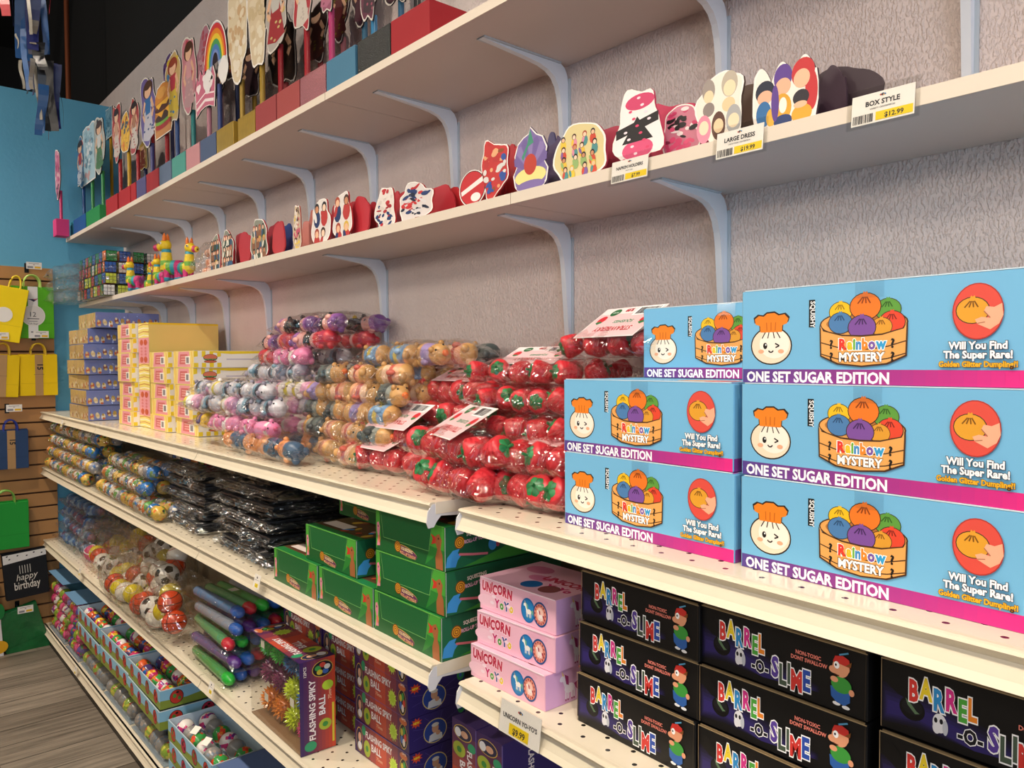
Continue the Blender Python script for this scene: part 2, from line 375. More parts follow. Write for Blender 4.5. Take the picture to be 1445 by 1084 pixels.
for i, x in enumerate((-.82, -1.22, -1.99, -1.60, -2.81, -3.23, -3.64, -4.05, -4.46)):
    if i == 3: continue
    bracket(x, MID_Z-.02, .2, .28, 'metal bracket under the middle shelf, %s' % ml[i], 'brackets under the middle shelf')

# ---------------------------------------------------------------- cream steel shelving
CREAM = '#ddd2ba'
FY = .80
def lip_profile(): return [(0, 0), (-.004, -.001), (-.006, -.004), (-.001, -.009), (.002, -.013), (-.005, -.028), (-.011, -.036), (-.008, -.037), (.008, -.034), (.008, 0)]
def metal_shelf(x0, x1, z, label, depth=.385, frame=None, ends=(0, 1), y0=FY, perf=True):
    L = x1-x0
    root = empty('metal_shelf', (x0, y0, z), 0) if frame is None else empty('metal_shelf', frame[0], frame[1])
    tag(root, label, 'shelf', 'cream steel shelves')
    MB().box((.001, .008, -.022), (L-.001, depth, 0), CREAM).build('deck', PERF if perf else ENAMEL, root)
    MB().extrude(lip_profile(), (.002, L-.002), CREAM, 'x').build('price_channel', ENAMEL, root)
    pr = [(.001, -.003), (-.009, -.016), (-.012, -.036), (-.008, -.046), (.004, -.045), (.010, -.036), (.02, -.026), (.30, -.05), (depth, -.06), (depth, -.003)]
    for e, x in ((0, .0015), (1, L-.0035)):
        if ends[e]:
            MB().extrude(pr, (x, x+.002), '#dcdcde', 'x').build('end_bracket', ENAMEL, root)
    return root
SX = (-4.785, -3.60, -2.37, -1.145)
for z, nm in ((1.245, 'main'), (.947, 'second'), (.555, 'third')):
    d = {'main': ('under the blue card cartons at the blue wall', 'under the pink burger cartons', 'under the left strawberry packs'),
         'second': ('under the globe ball packs at the slat panel', 'under the front globe ball packs and dark packs', 'under the green toy cartons'),
         'third': ('under the blue bagged toys at the slat panel', 'under the bags of sports balls', 'under the clear box of spiky balls')}[nm]
    for i in range(3):
        metal_shelf(SX[i], SX[i+1], z, 'cream steel shelf %s' % d[i], ends=(0, i == 2), perf=True)
RROT = R(-2.4)
RO = Vector((-1.073, .808, 1.245))
def rloc(u, v, z): return Vector((RO.x+u*math.cos(RROT)-v*math.sin(RROT), RO.y+u*math.sin(RROT)+v*math.cos(RROT), z))
metal_shelf(0, 1.22, 1.245, 'cream perforated steel shelf under the blue dumpling cartons', frame=(rloc(0, 0, 1.245), RROT), ends=(1, 1))
metal_shelf(0, 1.22, .947, 'cream perforated steel shelf under the pink yo-yo and black slime cartons', frame=(rloc(.012, -.01, .947), RROT), ends=(1, 1))
metal_shelf(0, 1.22, .555, 'cream steel shelf below the black slime cartons, holding spiky balls', frame=(rloc(.012, -.01, .555), RROT), ends=(1, 1))
def unit(name, x0, x1, label, xs):
    root = empty(name, (x0, 0, 0)); tag(root, label, 'shelving back')
    MB().box((0, 1.203, .02), (x1-x0, 1.222, 1.235), '#b9ae98').build('back_panel', ENAMEL, root)
    for x in xs:
        m = MB().box((x-x0-.015, 1.196, .0), (x-x0+.015, 1.204, 1.235), '#a9a08c')
        for k in range(44): m.box((x-x0-.003, 1.1955, .04+k*.027), (x-x0+.003, 1.1962, .054+k*.027), '#15120f')
        m.build('upright', ENAMEL, root)
def base(x0, x1, label):
    root = empty('base_shelf', (x0, 0, 0)); tag(root, label, 'shelf', 'low base shelves')
    MB().box((0, .80, 0), (x1-x0, .815, .075), '#1c1916').build('kick_plate', ENAMEL, root)
    MB().box((0, .79, .075), (x1-x0, 1.19, .10), CREAM).build('base_deck', PERF, root)
    MB().extrude([(a+.789, b+.10) for a, b in lip_profile()], (0, x1-x0), CREAM, 'x').build('price_channel', ENAMEL, root)
base(SX[0], SX[3], 'long cream base shelf just above the wood floor')
base(-1.06, .16, 'cream base shelf under the blue dumpling carton side')
unit('shelving_back', SX[0], SX[3], 'cream steel back panel behind the long shelves', SX)
unit('shelving_back', -1.06, .16, 'cream steel back panel behind the black slime cartons', (-1.03, .13))
# ================================================================ printed cartons
def carton(name, w, d, h, label, cat, grp, art, col, mat=CARD, bev=.0015):
    m = MB().box((0, 0, 0), (w, d, h), col, bev); art(m, w, d, h)
    return tag(m.build(name, mat), label, cat, grp)
def put(o, loc, rz=0, label=None):
    o.location = loc; o.rotation_euler = (0, 0, rz)
    if label: o['label'] = label
    return o
def bun(f, x, y, r, col, dark, ry=.85):
    f.ell(x, y, r*1.06, r*ry*1.07, '#3a2a1c'); f.ell(x, y, r, r*ry, col)
    f.poly([(x-r*.2, y+r*.72), (x-r*.1, y+r*1.0), (x, y+r*.9), (x+r*.12, y+r*1.0), (x+r*.2, y+r*.72)], col)
    for a in (-.5, -.22, .06, .34): f.line([(x+a*r*.3, y+r*.62), (x+a*r*1.0, y+r*.2)], r*.09, dark)
def dumpling_art(m, w, d, h):
    f = front(m, w, h); A = w/h
    f.rect(.004, .004, A-.004, .996, '#74b8e0')
    n = 26; f.lay += f.step
    for i in range(n):                                # printed band, violet to magenta
        t = i/(n-1); c = [(a+(b-a)*t)/255 for a, b in zip((86, 62, 142), (226, 40, 132))]
        c = tuple(q/12.92 if q <= .04045 else ((q+.055)/1.055)**2.4 for q in c)
        f.lay -= f.step; f.rect(.01+(A-.02)*i/n, .004, .01+(A-.02)*(i+1)/n+.001, .15, c)
    f.lay += f.step
    f.text('ONE SET SUGAR EDITION', .06, .018, .15, '#ffffff', .035, sx=.90)
    # steamed bun in a chef hat
    x, y = .36, .40
    f.ell(x, y, .25, .205, '#2c2018', n=28); f.ell(x, y, .235, .19, '#f3dfc4', n=28); f.ell(x+.04, y+.02, .18, .155, '#faf1e2', n=24)
    for a in (-.55, -.2, .2, .55): f.line([(x+a*.1, y+.17), (x+a*.2, y+.08)], .012, '#3a2a1c')
    hat = [(-.13, .145), (-.135, .215), (-.19, .235), (-.2, .29), (-.15, .325), (-.09, .315), (-.05, .345), (.04, .35), (.09, .32), (.16, .33), (.205, .285), (.19, .235), (.135, .215), (.13, .145)]
    f.poly([(x+a*1.08, y+.01+b*1.02) for a, b in hat], '#2c2018'); f.poly([(x+a, y+b) for a, b in hat], '#f0831e')
    for a in (-.05, .0, .05): f.line([(x+a, y+.16), (x+a*1.1, y+.25)], .012, '#c9620f')
    f.ell(x-.07, y-.0, .025, .034, '#1b1410'); f.ell(x-.063, y+.012, .008, .01, '#ffffff')
    f.line([(x+.05, y+.025), (x+.1, y), (x+.055, y-.02)], .014, '#1b1410'); f.arc(x, y-.04, .022, .036, 200, 340, '#1b1410')
    f.ell(x-.12, y-.06, .035, .022, '#f0b08a'); f.ell(x+.12, y-.06, .035, .022, '#f0b08a')
    # black tag
    f.rect(.80, .58, .868, .86, '#111111'); f.text('SQUISHY', .819, .845, .072, '#ffffff', .02, rot=-90, sx=.93)
    # bamboo steamer
    x = 1.36; O = '#4a2b10'; Bc = '#e9a85a'
    f.ell(x, .60, .44, .135, O, n=30); f.ell(x, .60, .425, .12, Bc, n=30); f.ell(x, .605, .37, .088, '#b87636', n=30)
    bun(f, x-.22, .72, .115, '#f3c11d', '#8a6a08'); bun(f, x+.25, .72, .12, '#5d9c3c', '#2c5a18'); bun(f, x+.03, .76, .15, '#ee7a22', '#8f3c08')
    bun(f, x-.22, .61, .12, '#4c7fb4', '#20466e'); bun(f, x+.29, .60, .12, '#e2472d', '#7e1c10'); bun(f, x+.19, .56, .1, '#dd9c30', '#7c4c08'); bun(f, x+.0, .56, .135, '#7d4f9e', '#3e2058')
    f.poly([(x-.44, .60), (x-.42, .55), (x-.2, .495), (x, .485), (x+.2, .495), (x+.42, .55), (x+.44, .60), (x+.43, .28), (x+.25, .2), (x, .175), (x-.25, .2), (x-.43, .28)], O)
    f.poly([(x-.425, .585), (x-.40, .535), (x-.2, .48), (x, .468), (x+.2, .48), (x+.40, .535), (x+.425, .585), (x+.415, .29), (x+.24, .215), (x, .19), (x-.24, .215), (x-.415, .29)], Bc)
    for yy in (.0, -.115): f.line([(x+t*.42, .345+yy+.075*t*t) for t in (-1, -.6, -.2, .2, .6, 1)], .011, O)
    f.letters('Rainbow', x-.23, .35, .145, ['#e8362a', '#f6c51e', '#6bb43c', '#3f8fd0', '#f08a22', '#7a56a8', '#2f9fd6'], .05, ('#ffffff', .05), .02, sx=.82)
    f.text('MYSTERY', x, .232, .12, '#ffffff', .04, 'C', sx=.9, out=('#4a2b10', .04))
    for a, b in ((-.31, .36), (.30, .36), (-.31, .235), (.30, .235)): f.text('?', x+a, b, .12, '#1b1410', .04, 'C')
    # round badge with a hand holding a golden bun
    x = A-.44
    f.ell(x, .66, .205, .245, '#b03028', n=30); f.ell(x, .66, .195, .235, '#df4f42', n=30)
    bun(f, x-.04, .67, .13, '#e2a02c', '#7c4c08')
    f.poly([(x+.2, .62), (x+.17, .55), (x+.10, .5), (x+.0, .55), (x-.02, .59), (x+.03, .61), (x+.10, .60), (x+.05, .66), (x+.07, .70), (x+.13, .69), (x+.19, .72)], '#f2b08e')
    f.line([(x+.10, .60), (x+.05, .66)], .009, '#b06a4c'); f.line([(x, .555), (x+.06, .565)], .008, '#b06a4c')
    f.text('Will You Find', x, .335, .092, '#ffffff', .04, 'C', sx=.9, out=('#2a2a40', .05))
    f.text('The Super Rare!', x, .255, .092, '#ffffff', .04, 'C', sx=.9, out=('#2a2a40', .05))
    f.text('Golden Glitter Dumpling?!', x, .18, .068, '#f2b21e', .04, 'C', sx=.86, out=('#4a2b10', .05))
    t = topf(m, w, d, h); AT = w/d
    t.rect(.004, .004, AT-.004, .996, '#74b8e0'); t.rect(.01, .004, AT-.01, .07, '#a03a9c')
    t.text('ONE SET SUGAR EDITION', .06, .012, .05, '#ffffff', .03, sx=.8); t.line([(0, .5), (AT, .5)], .006, '#4d8fb4')
    t.ell(1.1, .3, .22, .12, '#e9a85a'); t.ell(AT-.3, .3, .12, .14, '#df4f42')
    for q in (lside(m, w, d, h), rside(m, w, d, h)): q.rect(.01, .004, d/h-.01, .15, '#8c3f97'); q.ell(.7, .5, .2, .2, '#f8ead6')
DW, DD, DH = .318, .205, .1125
dump = carton('dumpling_carton', DW, DD, DH, '', 'carton', 'blue dumpling cartons', dumpling_art, '#74b8e0', CORR, .002)
tp = MB().box((DW*.46, .03, DH), (DW*.56, DD, DH+.0005), '#bcd6e2').box((DW*.46, -.0035, DH*.84), (DW*.56, -.0032, DH+.0005), '#8cc6e4')
tp.build('packing_tape', TAPE, dump)
MB().box((.0, .0, DH*.03), (.0022, .0016, DH*.98), '#6a5034').box((.004, .0, DH), (DW-.004, .002, DH+.0012), '#cfe3ee').build('worn_edge', CORR, dump)
dl = [((-.533, .836, 1.245), -2.9, 'blue dumpling carton at the base of the front stack of three'), ((-.537, .843, 1.3585), -3.9, 'blue dumpling carton in the middle of the front stack of three'),
      ((-.540, .848, 1.472), -2.6, 'blue dumpling carton on top of the front stack of three'), ((-.862, .856, 1.245), -3.1, 'lower blue dumpling carton of the pair beside the strawberry packs'),
      ((-.868, .861, 1.3585), -2.9, 'upper blue dumpling carton of the pair, packing tape on its top')]
for i, (l, a, t) in enumerate(dl): put(dump if i == 0 else copy_tree(dump), l, R(a), t)
b0 = at_y(908.5, 523.7, 1.0)
put(copy_tree(dump), (b0.x, 1.0, 1.472), R(-1.5), 'blue dumpling carton pushed back on the pair, its right end hidden')

# ---- black slime cartons
def slime_art(v):
    def art(m, w, d, h):
        f = front(m, w, h); A = w/h; P_ = '#2e2466'
        for i in range(5): f.poly([(.0+.02*i, .10+.03*i), (.5, .16+.03*i), (1.2, .12), (A*.75, .28-.02*i), (1.5, .42-.05*i), (.7, .62-.05*i), (.01+.02*i, .66-.06*i)], ('#0f0c24', '#171232', '#1f1944', '#272056', P_)[i])
        # dark barrel and nozzle
        f.poly([(.03, .85), (.18, .88), (.42, .6), (.38, .5), (.22, .55), (.03, .68)], '#08080a'); f.ell(.42, .40, .17, .16, '#050506'); f.ell(.42, .42, .14, .10, '#16161c')
        f.poly([(.33, .53), (.40, .47), (.48, .38), (.52, .36), (.46, .34), (.36, .44)], '#5f7a5a')
        cs = ['#d93a34', '#f2d62c', '#2f8fd0', '#d8308c', '#4ea83e', '#ee8a24']; wd = ('#ffffff', .05)
        sl = (-.02, -.24)[v]
        f.letters('BARREL', .38, .52, .40, cs, .045, wd, .03, .54, 0, (.0, .07, -.02, .03, -.05, .0), -.02)
        f.letters('-O-', 1.0, .19, .26, ['#14141a'], .045, wd, .03, .74)
        f.letters('SLIME', 1.36, .16, .43, ['#5a3f9c', '#4a5a4a', '#4a5a4a', '#d93a34', '#2c4fae'], .045, wd, .03, .60, 0, (.05, -.03, .02, -.05, .0), -.01)
        f.ell(.78, .33, .09, .13, '#e9e9ee'); f.ell(.74, .26, .05, .08, '#e9e9ee'); f.ell(.73, .36, .022, .036, '#16161c'); f.ell(.80, .36, .022, .036, '#16161c'); f.ell(.85, .29, .035, .10, '#c4c8d2')
        f.text('NON-TOXIC', 1.78, .68, .085, '#f08a7a', .03, sx=.85); f.text('DONT SWALLOW', 1.70, .59, .085, '#f08a7a', .03, sx=.85)
        # cartoon boy, cap and green top
        x = A-.40; K = 1.2
        def e(a, b, c, d, col): f.ell(x+a*K, b, c*K, d*1.1, col)
        e(-.05, .13, .05, .025, '#f4f4f4'); e(.07, .11, .05, .025, '#f4f4f4'); f.poly([(x-.13*K, .37), (x+.12*K, .36), (x+.12*K, .2), (x+.05*K, .13), (x-.05*K, .15), (x-.12*K, .22)], '#2f62ae')
        e(.01, .42, .13, .11, '#3f9a3e'); e(.14, .35, .035, .045, '#e6a07a'); e(-.08, .48, .05, .04, '#e6a07a')
        e(.0, .67, .105, .125, '#e6a07a'); e(-.09, .62, .06, .05, '#e6a07a'); e(.09, .68, .025, .05, '#e6a07a'); f.poly([(x-.1*K, .74), (x+.12*K, .71), (x+.11*K, .82), (x+.03*K, .86), (x-.07*K, .83)], '#c8302a'); f.poly([(x+.06*K, .72), (x+.13*K, .72), (x+.14*K, .8)], '#7a4a22')
        e(-.05, .70, .035, .05, '#ffffff'); e(-.06, .70, .012, .018, '#111111'); f.line([(x-.02, .86), (x+.12, .92)], .025, '#5aa0c8'); f.line([(x-.1, .56), (x-.02, .55)], .016, '#5a2418')
        f.line([(.0, .988), (A, .988)], .018, '#a08a66'); f.line([(.006, .02), (.006, .98)], .012, '#8a765a'); f.line([(A-.03, .03), (A-.02, .98)], .008, '#3c3328')
        t = topf(m, w, d, h); T = w/d
        t.rect(.1, .16, .3, .21, '#b8a81e'); t.ell(.36, .17, .025, .02, '#a88a8a'); t.ell(.44, .17, .025, .015, '#3f7a4a')
        t.text('CE', .49, .16, .045, '#c8c8c8', .02); t.ell(.72, .2, .08, .03, '#3a3a40'); t.line([(0, .5), (T, .5)], .006, '#2a2622')
    return art
SW, SD, SH = .222, .15, .0765
slime = carton('slime_carton', SW, SD, SH, '', 'carton', 'black slime cartons', slime_art(0), '#0a0a0c', CARD)
MB().box((.003, -.0006, SH-.0016), (SW-.003, .0015, SH+.0012), '#7d6a4c').build('lid_flap', CORR, slime)
z0 = .947
sl = []
for i, (z, a, t) in enumerate(((z0, -2, 'bottom'), (z0+SH+.002, -1.2, 'middle'), (z0+2*SH+.004, -2.6, 'top'))):
    sl.append(((-.822+.002*i, .842+.003*i, z), a, '%s black slime carton of the stack next to the pink yo-yo cartons' % t))
c2 = at_y(991, 946, .848)
for i, (z, a, t) in enumerate(((z0, -2.2, 'bottom'), (z0+SH+.002, -1.8, 'middle'), (z0+2*SH+.004, -2.4, 'top'))):
    sl.append(((-.597, .838+.003*i, z), a, '%s black slime carton of the middle black stack' % t))
for i, (z, a, t) in enumerate(((z0, -2.2, 'bottom'), (z0+SH+.002, -2.6, 'middle'), (z0+2*SH+.004, -2.0, 'top'))):
    sl.append(((-.362, .832+.003*i, z), a, '%s black slime carton of the stack cut by the picture edge' % t))
for i, (l, a, t) in enumerate(sl): put(slime if i == 0 else copy_tree(slime), l, R(a), t)

# ---- pink unicorn yo-yo cartons
def pony(f, x, y, s, body, mane):
    f.ell(x, y, .12*s, .08*s, body); f.poly([(x-.11*s, y+.02*s), (x-.17*s, y+.17*s), (x-.08*s, y+.19*s), (x-.04*s, y+.05*s)], body)
    f.ell(x-.16*s, y+.19*s, .07*s, .05*s, body, 20); f.poly([(x-.16*s, y+.22*s), (x-.19*s, y+.33*s), (x-.13*s, y+.23*s)], '#e8c86a')
    f.poly([(x-.12*s, y+.25*s), (x-.03*s, y+.2*s), (x-.02*s, y+.05*s), (x-.08*s, y+.08*s)], mane); f.poly([(x+.1*s, y+.05*s), (x+.2*s, y+.08*s), (x+.22*s, y-.1*s), (x+.14*s, y-.03*s)], mane)
    for a in (-.09, -.04, .05, .1): f.rect(x+a*s-.015*s, y-.2*s, x+a*s+.015*s, y-.04*s, body); 
    for a in (-.09, -.04, .05, .1): f.rect(x+a*s-.015*s, y-.2*s, x+a*s+.015*s, y-.17*s, mane)
def yoyo_art(m, w, d, h):
    def panel(f, A, k=1.):
        f.letters('UNICORN', .10*k, .62, .40*k, ['#c01f45'], .055, ('#fbe6ec', .04), .01, .74, -6, (0, -.02, .02, -.02, .02, 0, -.03))
        f.letters('YoYo', .70*k, .2, .36*k, ['#c81f6a', '#4f9a3a', '#2a3f8c', '#e6c51e'], .05, ('#fbeef2', .04), .01, .85)
        for a, b in ((.68, .5), (1.35, .35), (.6, .3)): f.ell(a*k, b, .1, .05, '#f4dbe6')
        x = A*.66
        for cx, c in ((x, '#1f7fc0'), (x+.52, '#e8907c')):
            f.ell(cx, .45, .30, .36, '#0f4c8a' if cx > x else '#176aae', n=28); f.ell(cx, .45, .255, .305, c, n=28)
        pony(f, x+.03, .42, .95, '#f2efe8', '#6fae9a'); f.ell(x+.52, .45, .14, .2, '#f3cabb'); pony(f, x+.54, .4, .7, '#f7ebe6', '#b03040')
        for i in range(14): q = 2*math.pi*i/14; f.ell(x+.52+.215*math.cos(q), .45+.26*math.sin(q), .02, .03, '#7a2030')
    f = front(m, w, h); A = w/h; f.rect(.01, .01, A-.01, .99, '#efb9cd'); f.ell(.4, .3, .5, .2, '#f3c6d6'); f.ell(A-.7, .85, .4, .1, '#eaaec6'); panel(f, A)
    t = topf(m, w, d, h); T = w/d; t.rect(.01, .01, T-.01, .99, '#efb9cd'); t.ell(.3, .7, .2, .14, '#d87aa0'); t.ell(.55, .45, .16, .1, '#d87aa0')
    t.text('UNICORN', T*.45, .45, .2, '#c01f45', .05, sx=.85); t.text('YoYo', T*.62, .25, .17, '#c81f6a', .05); t.ell(.66, .22, .13, .13, '#176aae'); t.ell(.95, .22, .13, .13, '#8a4a4a')
    s = rside(m, w, d, h); s.rect(.02, .01, d/h-.02, .99, '#d9a6d2'); pony(s, .95, .42, 1.7, '#e9dff0', '#9c2f6c')
YW, YD, YH = .192, .15, .0572
yo = carton('yoyo_carton', YW, YD, YH, '', 'carton', 'pink unicorn yo-yo cartons', yoyo_art, '#eeb8cc', CARD)
MB().box((.002, -.0012, YH-.0012), (YW-.002, .0, YH+.0006), '#f8dfe8').build('lid_flap', CARD, yo)
for i, (l, a, t) in enumerate((((-1.068, .826, z0), -.6, 'bottom pink yo-yo carton, pushed forward under two others'), ((-1.062, .836, z0+YH+.0008), 1.6, 'middle pink yo-yo carton in its stack of three'),
                               ((-1.066, .846, z0+2*YH+.0016), .2, 'top pink yo-yo carton in its stack of three'))): put(yo if i == 0 else copy_tree(yo), l, R(a), t)

# ---- green toy cartons with cut-out fronts
def duck(f, x, y, s):
    f.poly([(x-.1*s, y-.5*s), (x+.22*s, y-.5*s), (x+.2*s, y-.1*s), (x+.12*s, y+.05*s), (x+.17*s, y+.3*s), (x+.05*s, y+.45*s), (x-.1*s, y+.38*s), (x-.12*s, y+.2*s), (x-.03*s, y+.03*s), (x-.12*s, y-.2*s)], '#a8653a')
    f.poly([(x-.1*s, y+.34*s), (x-.32*s, y+.4*s), (x-.24*s, y+.28*s), (x-.3*s, y+.12*s), (x-.1*s, y+.18*s)], '#cf3a2a'); f.ell(x+.02*s, y+.32*s, .025*s, .03*s, '#2a1408')
def spiral(f, x, y, r):
    for i, c in enumerate(('#7a3f10', '#e0a02e', '#8a4a12', '#e0a02e', '#8a4a12', '#e0a02e')): f.ell(x, y, r*(1-.16*i), r*(1-.16*i), c, n=18)
def green_art(m, w, d, h):
    A = w/h; G = '#1f7a3a'
    f = front(m, w, h); f.rect(.0, .0, A, 1, '#195f2e')
    f.poly([(A-.78, .02), (A-.62, .36), (A-.46, .98), (A-.02, .98), (A-.02, .02)], '#2c8434'); f.poly([(A-.62, .50), (A-.46, .98), (A-.02, .98), (A-.02, .46)], '#4da63a'); f.poly([(A-.78, .02), (A-.36, .3), (A-.02, .2), (A-.02, .02)], '#1c6a32')
    f.poly([(.02, .98), (.18, .98), (.24, .3), (.02, .03)], '#4da63a')
    f.poly([(.24, .97), (A-.5, .97), (A-.62, .36), (.36, .36)], '#176634'); f.line([(.24, .97), (.36, .36), (A-.62, .36), (A-.5, .97)], .012, '#7cc06a')
    f.poly([(.05, .1), (.2, .12), (.2, .3), (.17, .38), (.2, .6), (.14, .72), (.06, .68), (.05, .5), (.1, .34)], '#e58aa2'); f.ell(.12, .6, .018, .03, '#38121c'); f.ell(.16, .28, .05, .1, '#e07a5c')
    f.ell(A*.5-.1, .18, .48, .12, '#d8b64a', -8); f.ell(A*.5-.08, .175, .46, .105, '#6a2f5c', -8); spiral(f, A*.5-.46, .24, .14)
    f.text('SQUEEZING', A*.5-.3, .2, .1, '#f3d9a8', .03, rot=-4, sx=.9, out=('#6a4a20', .03)); f.text('ROLL-UP TONGUE', A*.5-.34, .095, .1, '#f3b27a', .03, rot=-4, sx=.78, out=('#6a2f5c', .03))
    duck(f, A-.25, .44, .86)
    s = rside(m, w, d, h); D = d/h; s.rect(.0, .0, D, 1, '#17583a'); s.poly([(.0, .02), (.5, .02), (1.6, .25), (2.3, .5), (D-.02, .5), (D-.02, .02)], '#3d8f34'); s.poly([(.02, .02), (.02, .98), (.25, .98), (.4, .3), (.9, .1), (.5, .02)], '#1d6844')
    spiral(s, .42, .6, .15); s.text('SQUEEZING', .62, .72, .12, '#e8e2d0', .03, rot=4, sx=.9, out=('#4a2f50', .03)); s.text('ROLL-UP TONGUE', .56, .55, .12, '#e8b8c8', .03, rot=4, sx=.8, out=('#6a2f5c', .03))
    s.poly([(.02, .08), (.06, .3), (.22, .44), (.42, .46), (.36, .36), (.46, .3), (.36, .2), (.3, .05)], '#3f97d8'); s.line([(.4, .33), (.8, .27), (1.25, .22)], .055, '#d2707c'); s.ell(1.4, .42, .13, .15, '#3f97d8'); s.ell(1.46, .6, .09, .07, '#3f97d8'); s.ell(1.56, .4, .06, .07, '#b0485a')
    s.line([(.004, .0), (.004, 1)], .012, '#e8f0e4')
    t = topf(m, w, d, h); T = w/d; t.rect(.01, .01, T-.01, .99, '#5a3a24'); t.rect(.01, .01, T-.01, .08, G); r = random.Random(3)
    for i in range(46): t.ell(r.uniform(.05, T-.05), r.uniform(.1, .95), r.uniform(.02, .06), r.uniform(.015, .04), r.choice(['#b8462c', '#3f97d8', '#c8a03a', '#8a4a2c', '#e0a0a8', '#2a2018']), r.uniform(0, 180), 8)
    t.rect(.06, .12, .4, .24, '#e8d8d0')
GW, GD, GH = .240, .30, .0815
gr = carton('toy_carton', GW, GD, GH, '', 'carton', 'green toy cartons', green_art, '#1f7a3a', CARD)
MB().box((.002, -.0008, GH-.001), (GW-.002, .001, GH+.001), '#5fae4a').build('lid_flap', CARD, gr)
gx = -1.388
gl = [((gx, .822, z0), -.6, 'bottom green toy carton of the tall stack at the shelf end'), ((gx+.004, .824, z0+GH+.002), .8, 'middle green toy carton of the tall stack at the shelf end'), ((gx+.002, .826, z0+2*GH+.004), .3, 'top green toy carton of the tall stack at the shelf end'),
      ((-1.634, .822, z0), 0, 'green toy carton on the shelf, second in from the shelf end'), ((-1.72, .832, z0+GH+.002), .2, 'green toy carton bridging the two low green cartons'),
      ((-1.880, .822, z0), -.5, 'green toy carton on the shelf beside the dark packs'), ((-1.66, 1.02-.06+.17, z0), 0, 'green toy carton in shade at the back behind the others')]
for i, (l, a, t) in enumerate(gl[:6]): put(gr if i == 0 else copy_tree(gr), l, R(a), t)
gb = at_y(479, 704, .95)

# ---- flashing spiky ball cartons
def spiky_print(f, A, vert=False):
    n = 10
    for i in range(n):
        t = i/(n-1); k = abs(t-.5)*2; c = [(a+(b-a)*k)/255 for a, b in zip((214, 84, 52), (62, 34, 92))]; c = tuple(q/12.92 if q <= .04045 else ((q+.055)/1.055)**2.4 for q in c)
        f.lay -= f.step; f.rect(A*i/n, .0, A*(i+1)/n, 1, c)
    f.lay += f.step
    f.ell(.28, .45, .2, .38, '#c8a84a'); f.ell(.28, .45, .18, .35, '#26284a'); f.ell(.3, .52, .09, .15, '#d8a88a'); f.ell(.3, .25, .12, .13, '#e6e6ea')
    f.ell(.74, .3, .2, .26, '#a8b83a'); f.ell(.74, .3, .08, .1, '#3f8f3f'); f.ell(.55, .82, .12, .16, '#2f9a6a')
    f.text('FLASHING SPIKY', .66, .64, .28, '#f3e9ea', .03, sx=.74, out=('#4a1a3a', .02)); f.text('BALL', 1.0, .33, .31, '#f3e9ea', .03, sx=.85, out=('#4a1a3a', .02)); f.text('75mm', 1.3, .16, .14, '#e8b898', .02)
    x = A-.85; f.ell(x, .36, .2, .22, '#b8d83a', n=16); [f.line([(x+.12*math.cos(q), .36+.13*math.sin(q)), (x+.25*math.cos(q), .36+.28*math.sin(q))], .025, '#d8e86a') for q in [i*.52 for i in range(12)]]
    f.ell(A-.3, .42, .22, .38, '#c8a84a'); f.ell(A-.3, .42, .2, .35, '#141020')
    for i, c in enumerate(('#d84a3a', '#3f9a4a', '#c8b83a', '#3f6ab8', '#e8e2d8')): f.ell(A-.3+.1*math.cos(i*1.26), .42+.18*math.sin(i*1.26), .07, .12, c, n=10)
    f.ell(A-.3, .86, .2, .1, '#c86a3a'); f.text('12PCS', A-.28, .9, .09, '#e8e0d8', .02, 'C')
def spiky_side(f, A):
    f.rect(.0, .0, A, 1, '#33256e')
    for i in range(9): f.line([(A*.5, .5), (A*.5+.46*A*math.cos(i*.7), .5+.46*math.sin(i*.7))], .006, '#6a5fae')
    f.ell(A*.45, .42, .42, .36, '#d8c27a', n=24); f.ell(A*.45, .42, .39, .33, '#2c49a0', n=24)
    f.ell(A*.45, .5, .12, .15, '#dca888'); f.ell(A*.45, .6, .13, .06, '#e8e4dc'); f.poly([(A*.45-.24, .13), (A*.45-.2, .32), (A*.45-.06, .36), (A*.45+.1, .36), (A*.45+.24, .3), (A*.45+.26, .13)], '#e4e8f0'); f.ell(A*.45+.1, .34, .08, .07, '#dca888')
    f.ell(A-.16, .82, .13, .15, '#2f9a5a'); f.ell(A-.16, .82, .05, .06, '#2f6ab8')
    st = []
    for i in range(18): q = i*math.pi/9; rr = .16 if i % 2 else .09; st.append((.25+rr*1.3*math.cos(q), .84+rr*math.sin(q)))
    f.poly(st, '#d84a2a'); f.text('NEW', .25, .81, .09, '#f8e83a', .03, 'C')
def spiky_art(m, w, d, h):
    f = front(m, w, h); spiky_print(f, w/h); spiky_side(rside(m, w, d, h), d/h)
    t = topf(m, w, d, h); t.rect(0, 0, w/d, 1, '#33256e'); t.text('FLASHING SPIKY BALL', .15, .42, .13, '#f3e9ea', .03, sx=.8)
KW, KD, KH = .238, .155, .0765
sp = carton('spiky_ball_carton', KW, KD, KH, '', 'carton', 'flashing spiky ball cartons', spiky_art, '#3a2a5c', CARD)
MB().box((.002, -.0006, KH-.001), (KW-.002, .001, KH+.0008), '#6a5a9c').build('lid_flap', CARD, sp)
zs = .5565; first = True
for cx, nm in ((-1.655, 'at the shelf end'), (-1.90, 'second from the shelf end'), (-2.145, 'behind the clear box of spiky balls'), (-2.39, 'beside the bagged stretch tubes')):
    for k in range(4):
        lb = 'spiky ball carton %s, stack %s' % (('at the base', 'second from the base', 'third from the base', 'on top')[k], nm)
        put(sp if first else copy_tree(sp), (cx+rnd.uniform(-.003, .003), (.925 if cx > -1.8 else .965 if cx > -2.3 else 1.03)+rnd.uniform(-.003, .003), zs+k*(KH+.0012)), R(rnd.uniform(-.8, .8)), lb); first = False
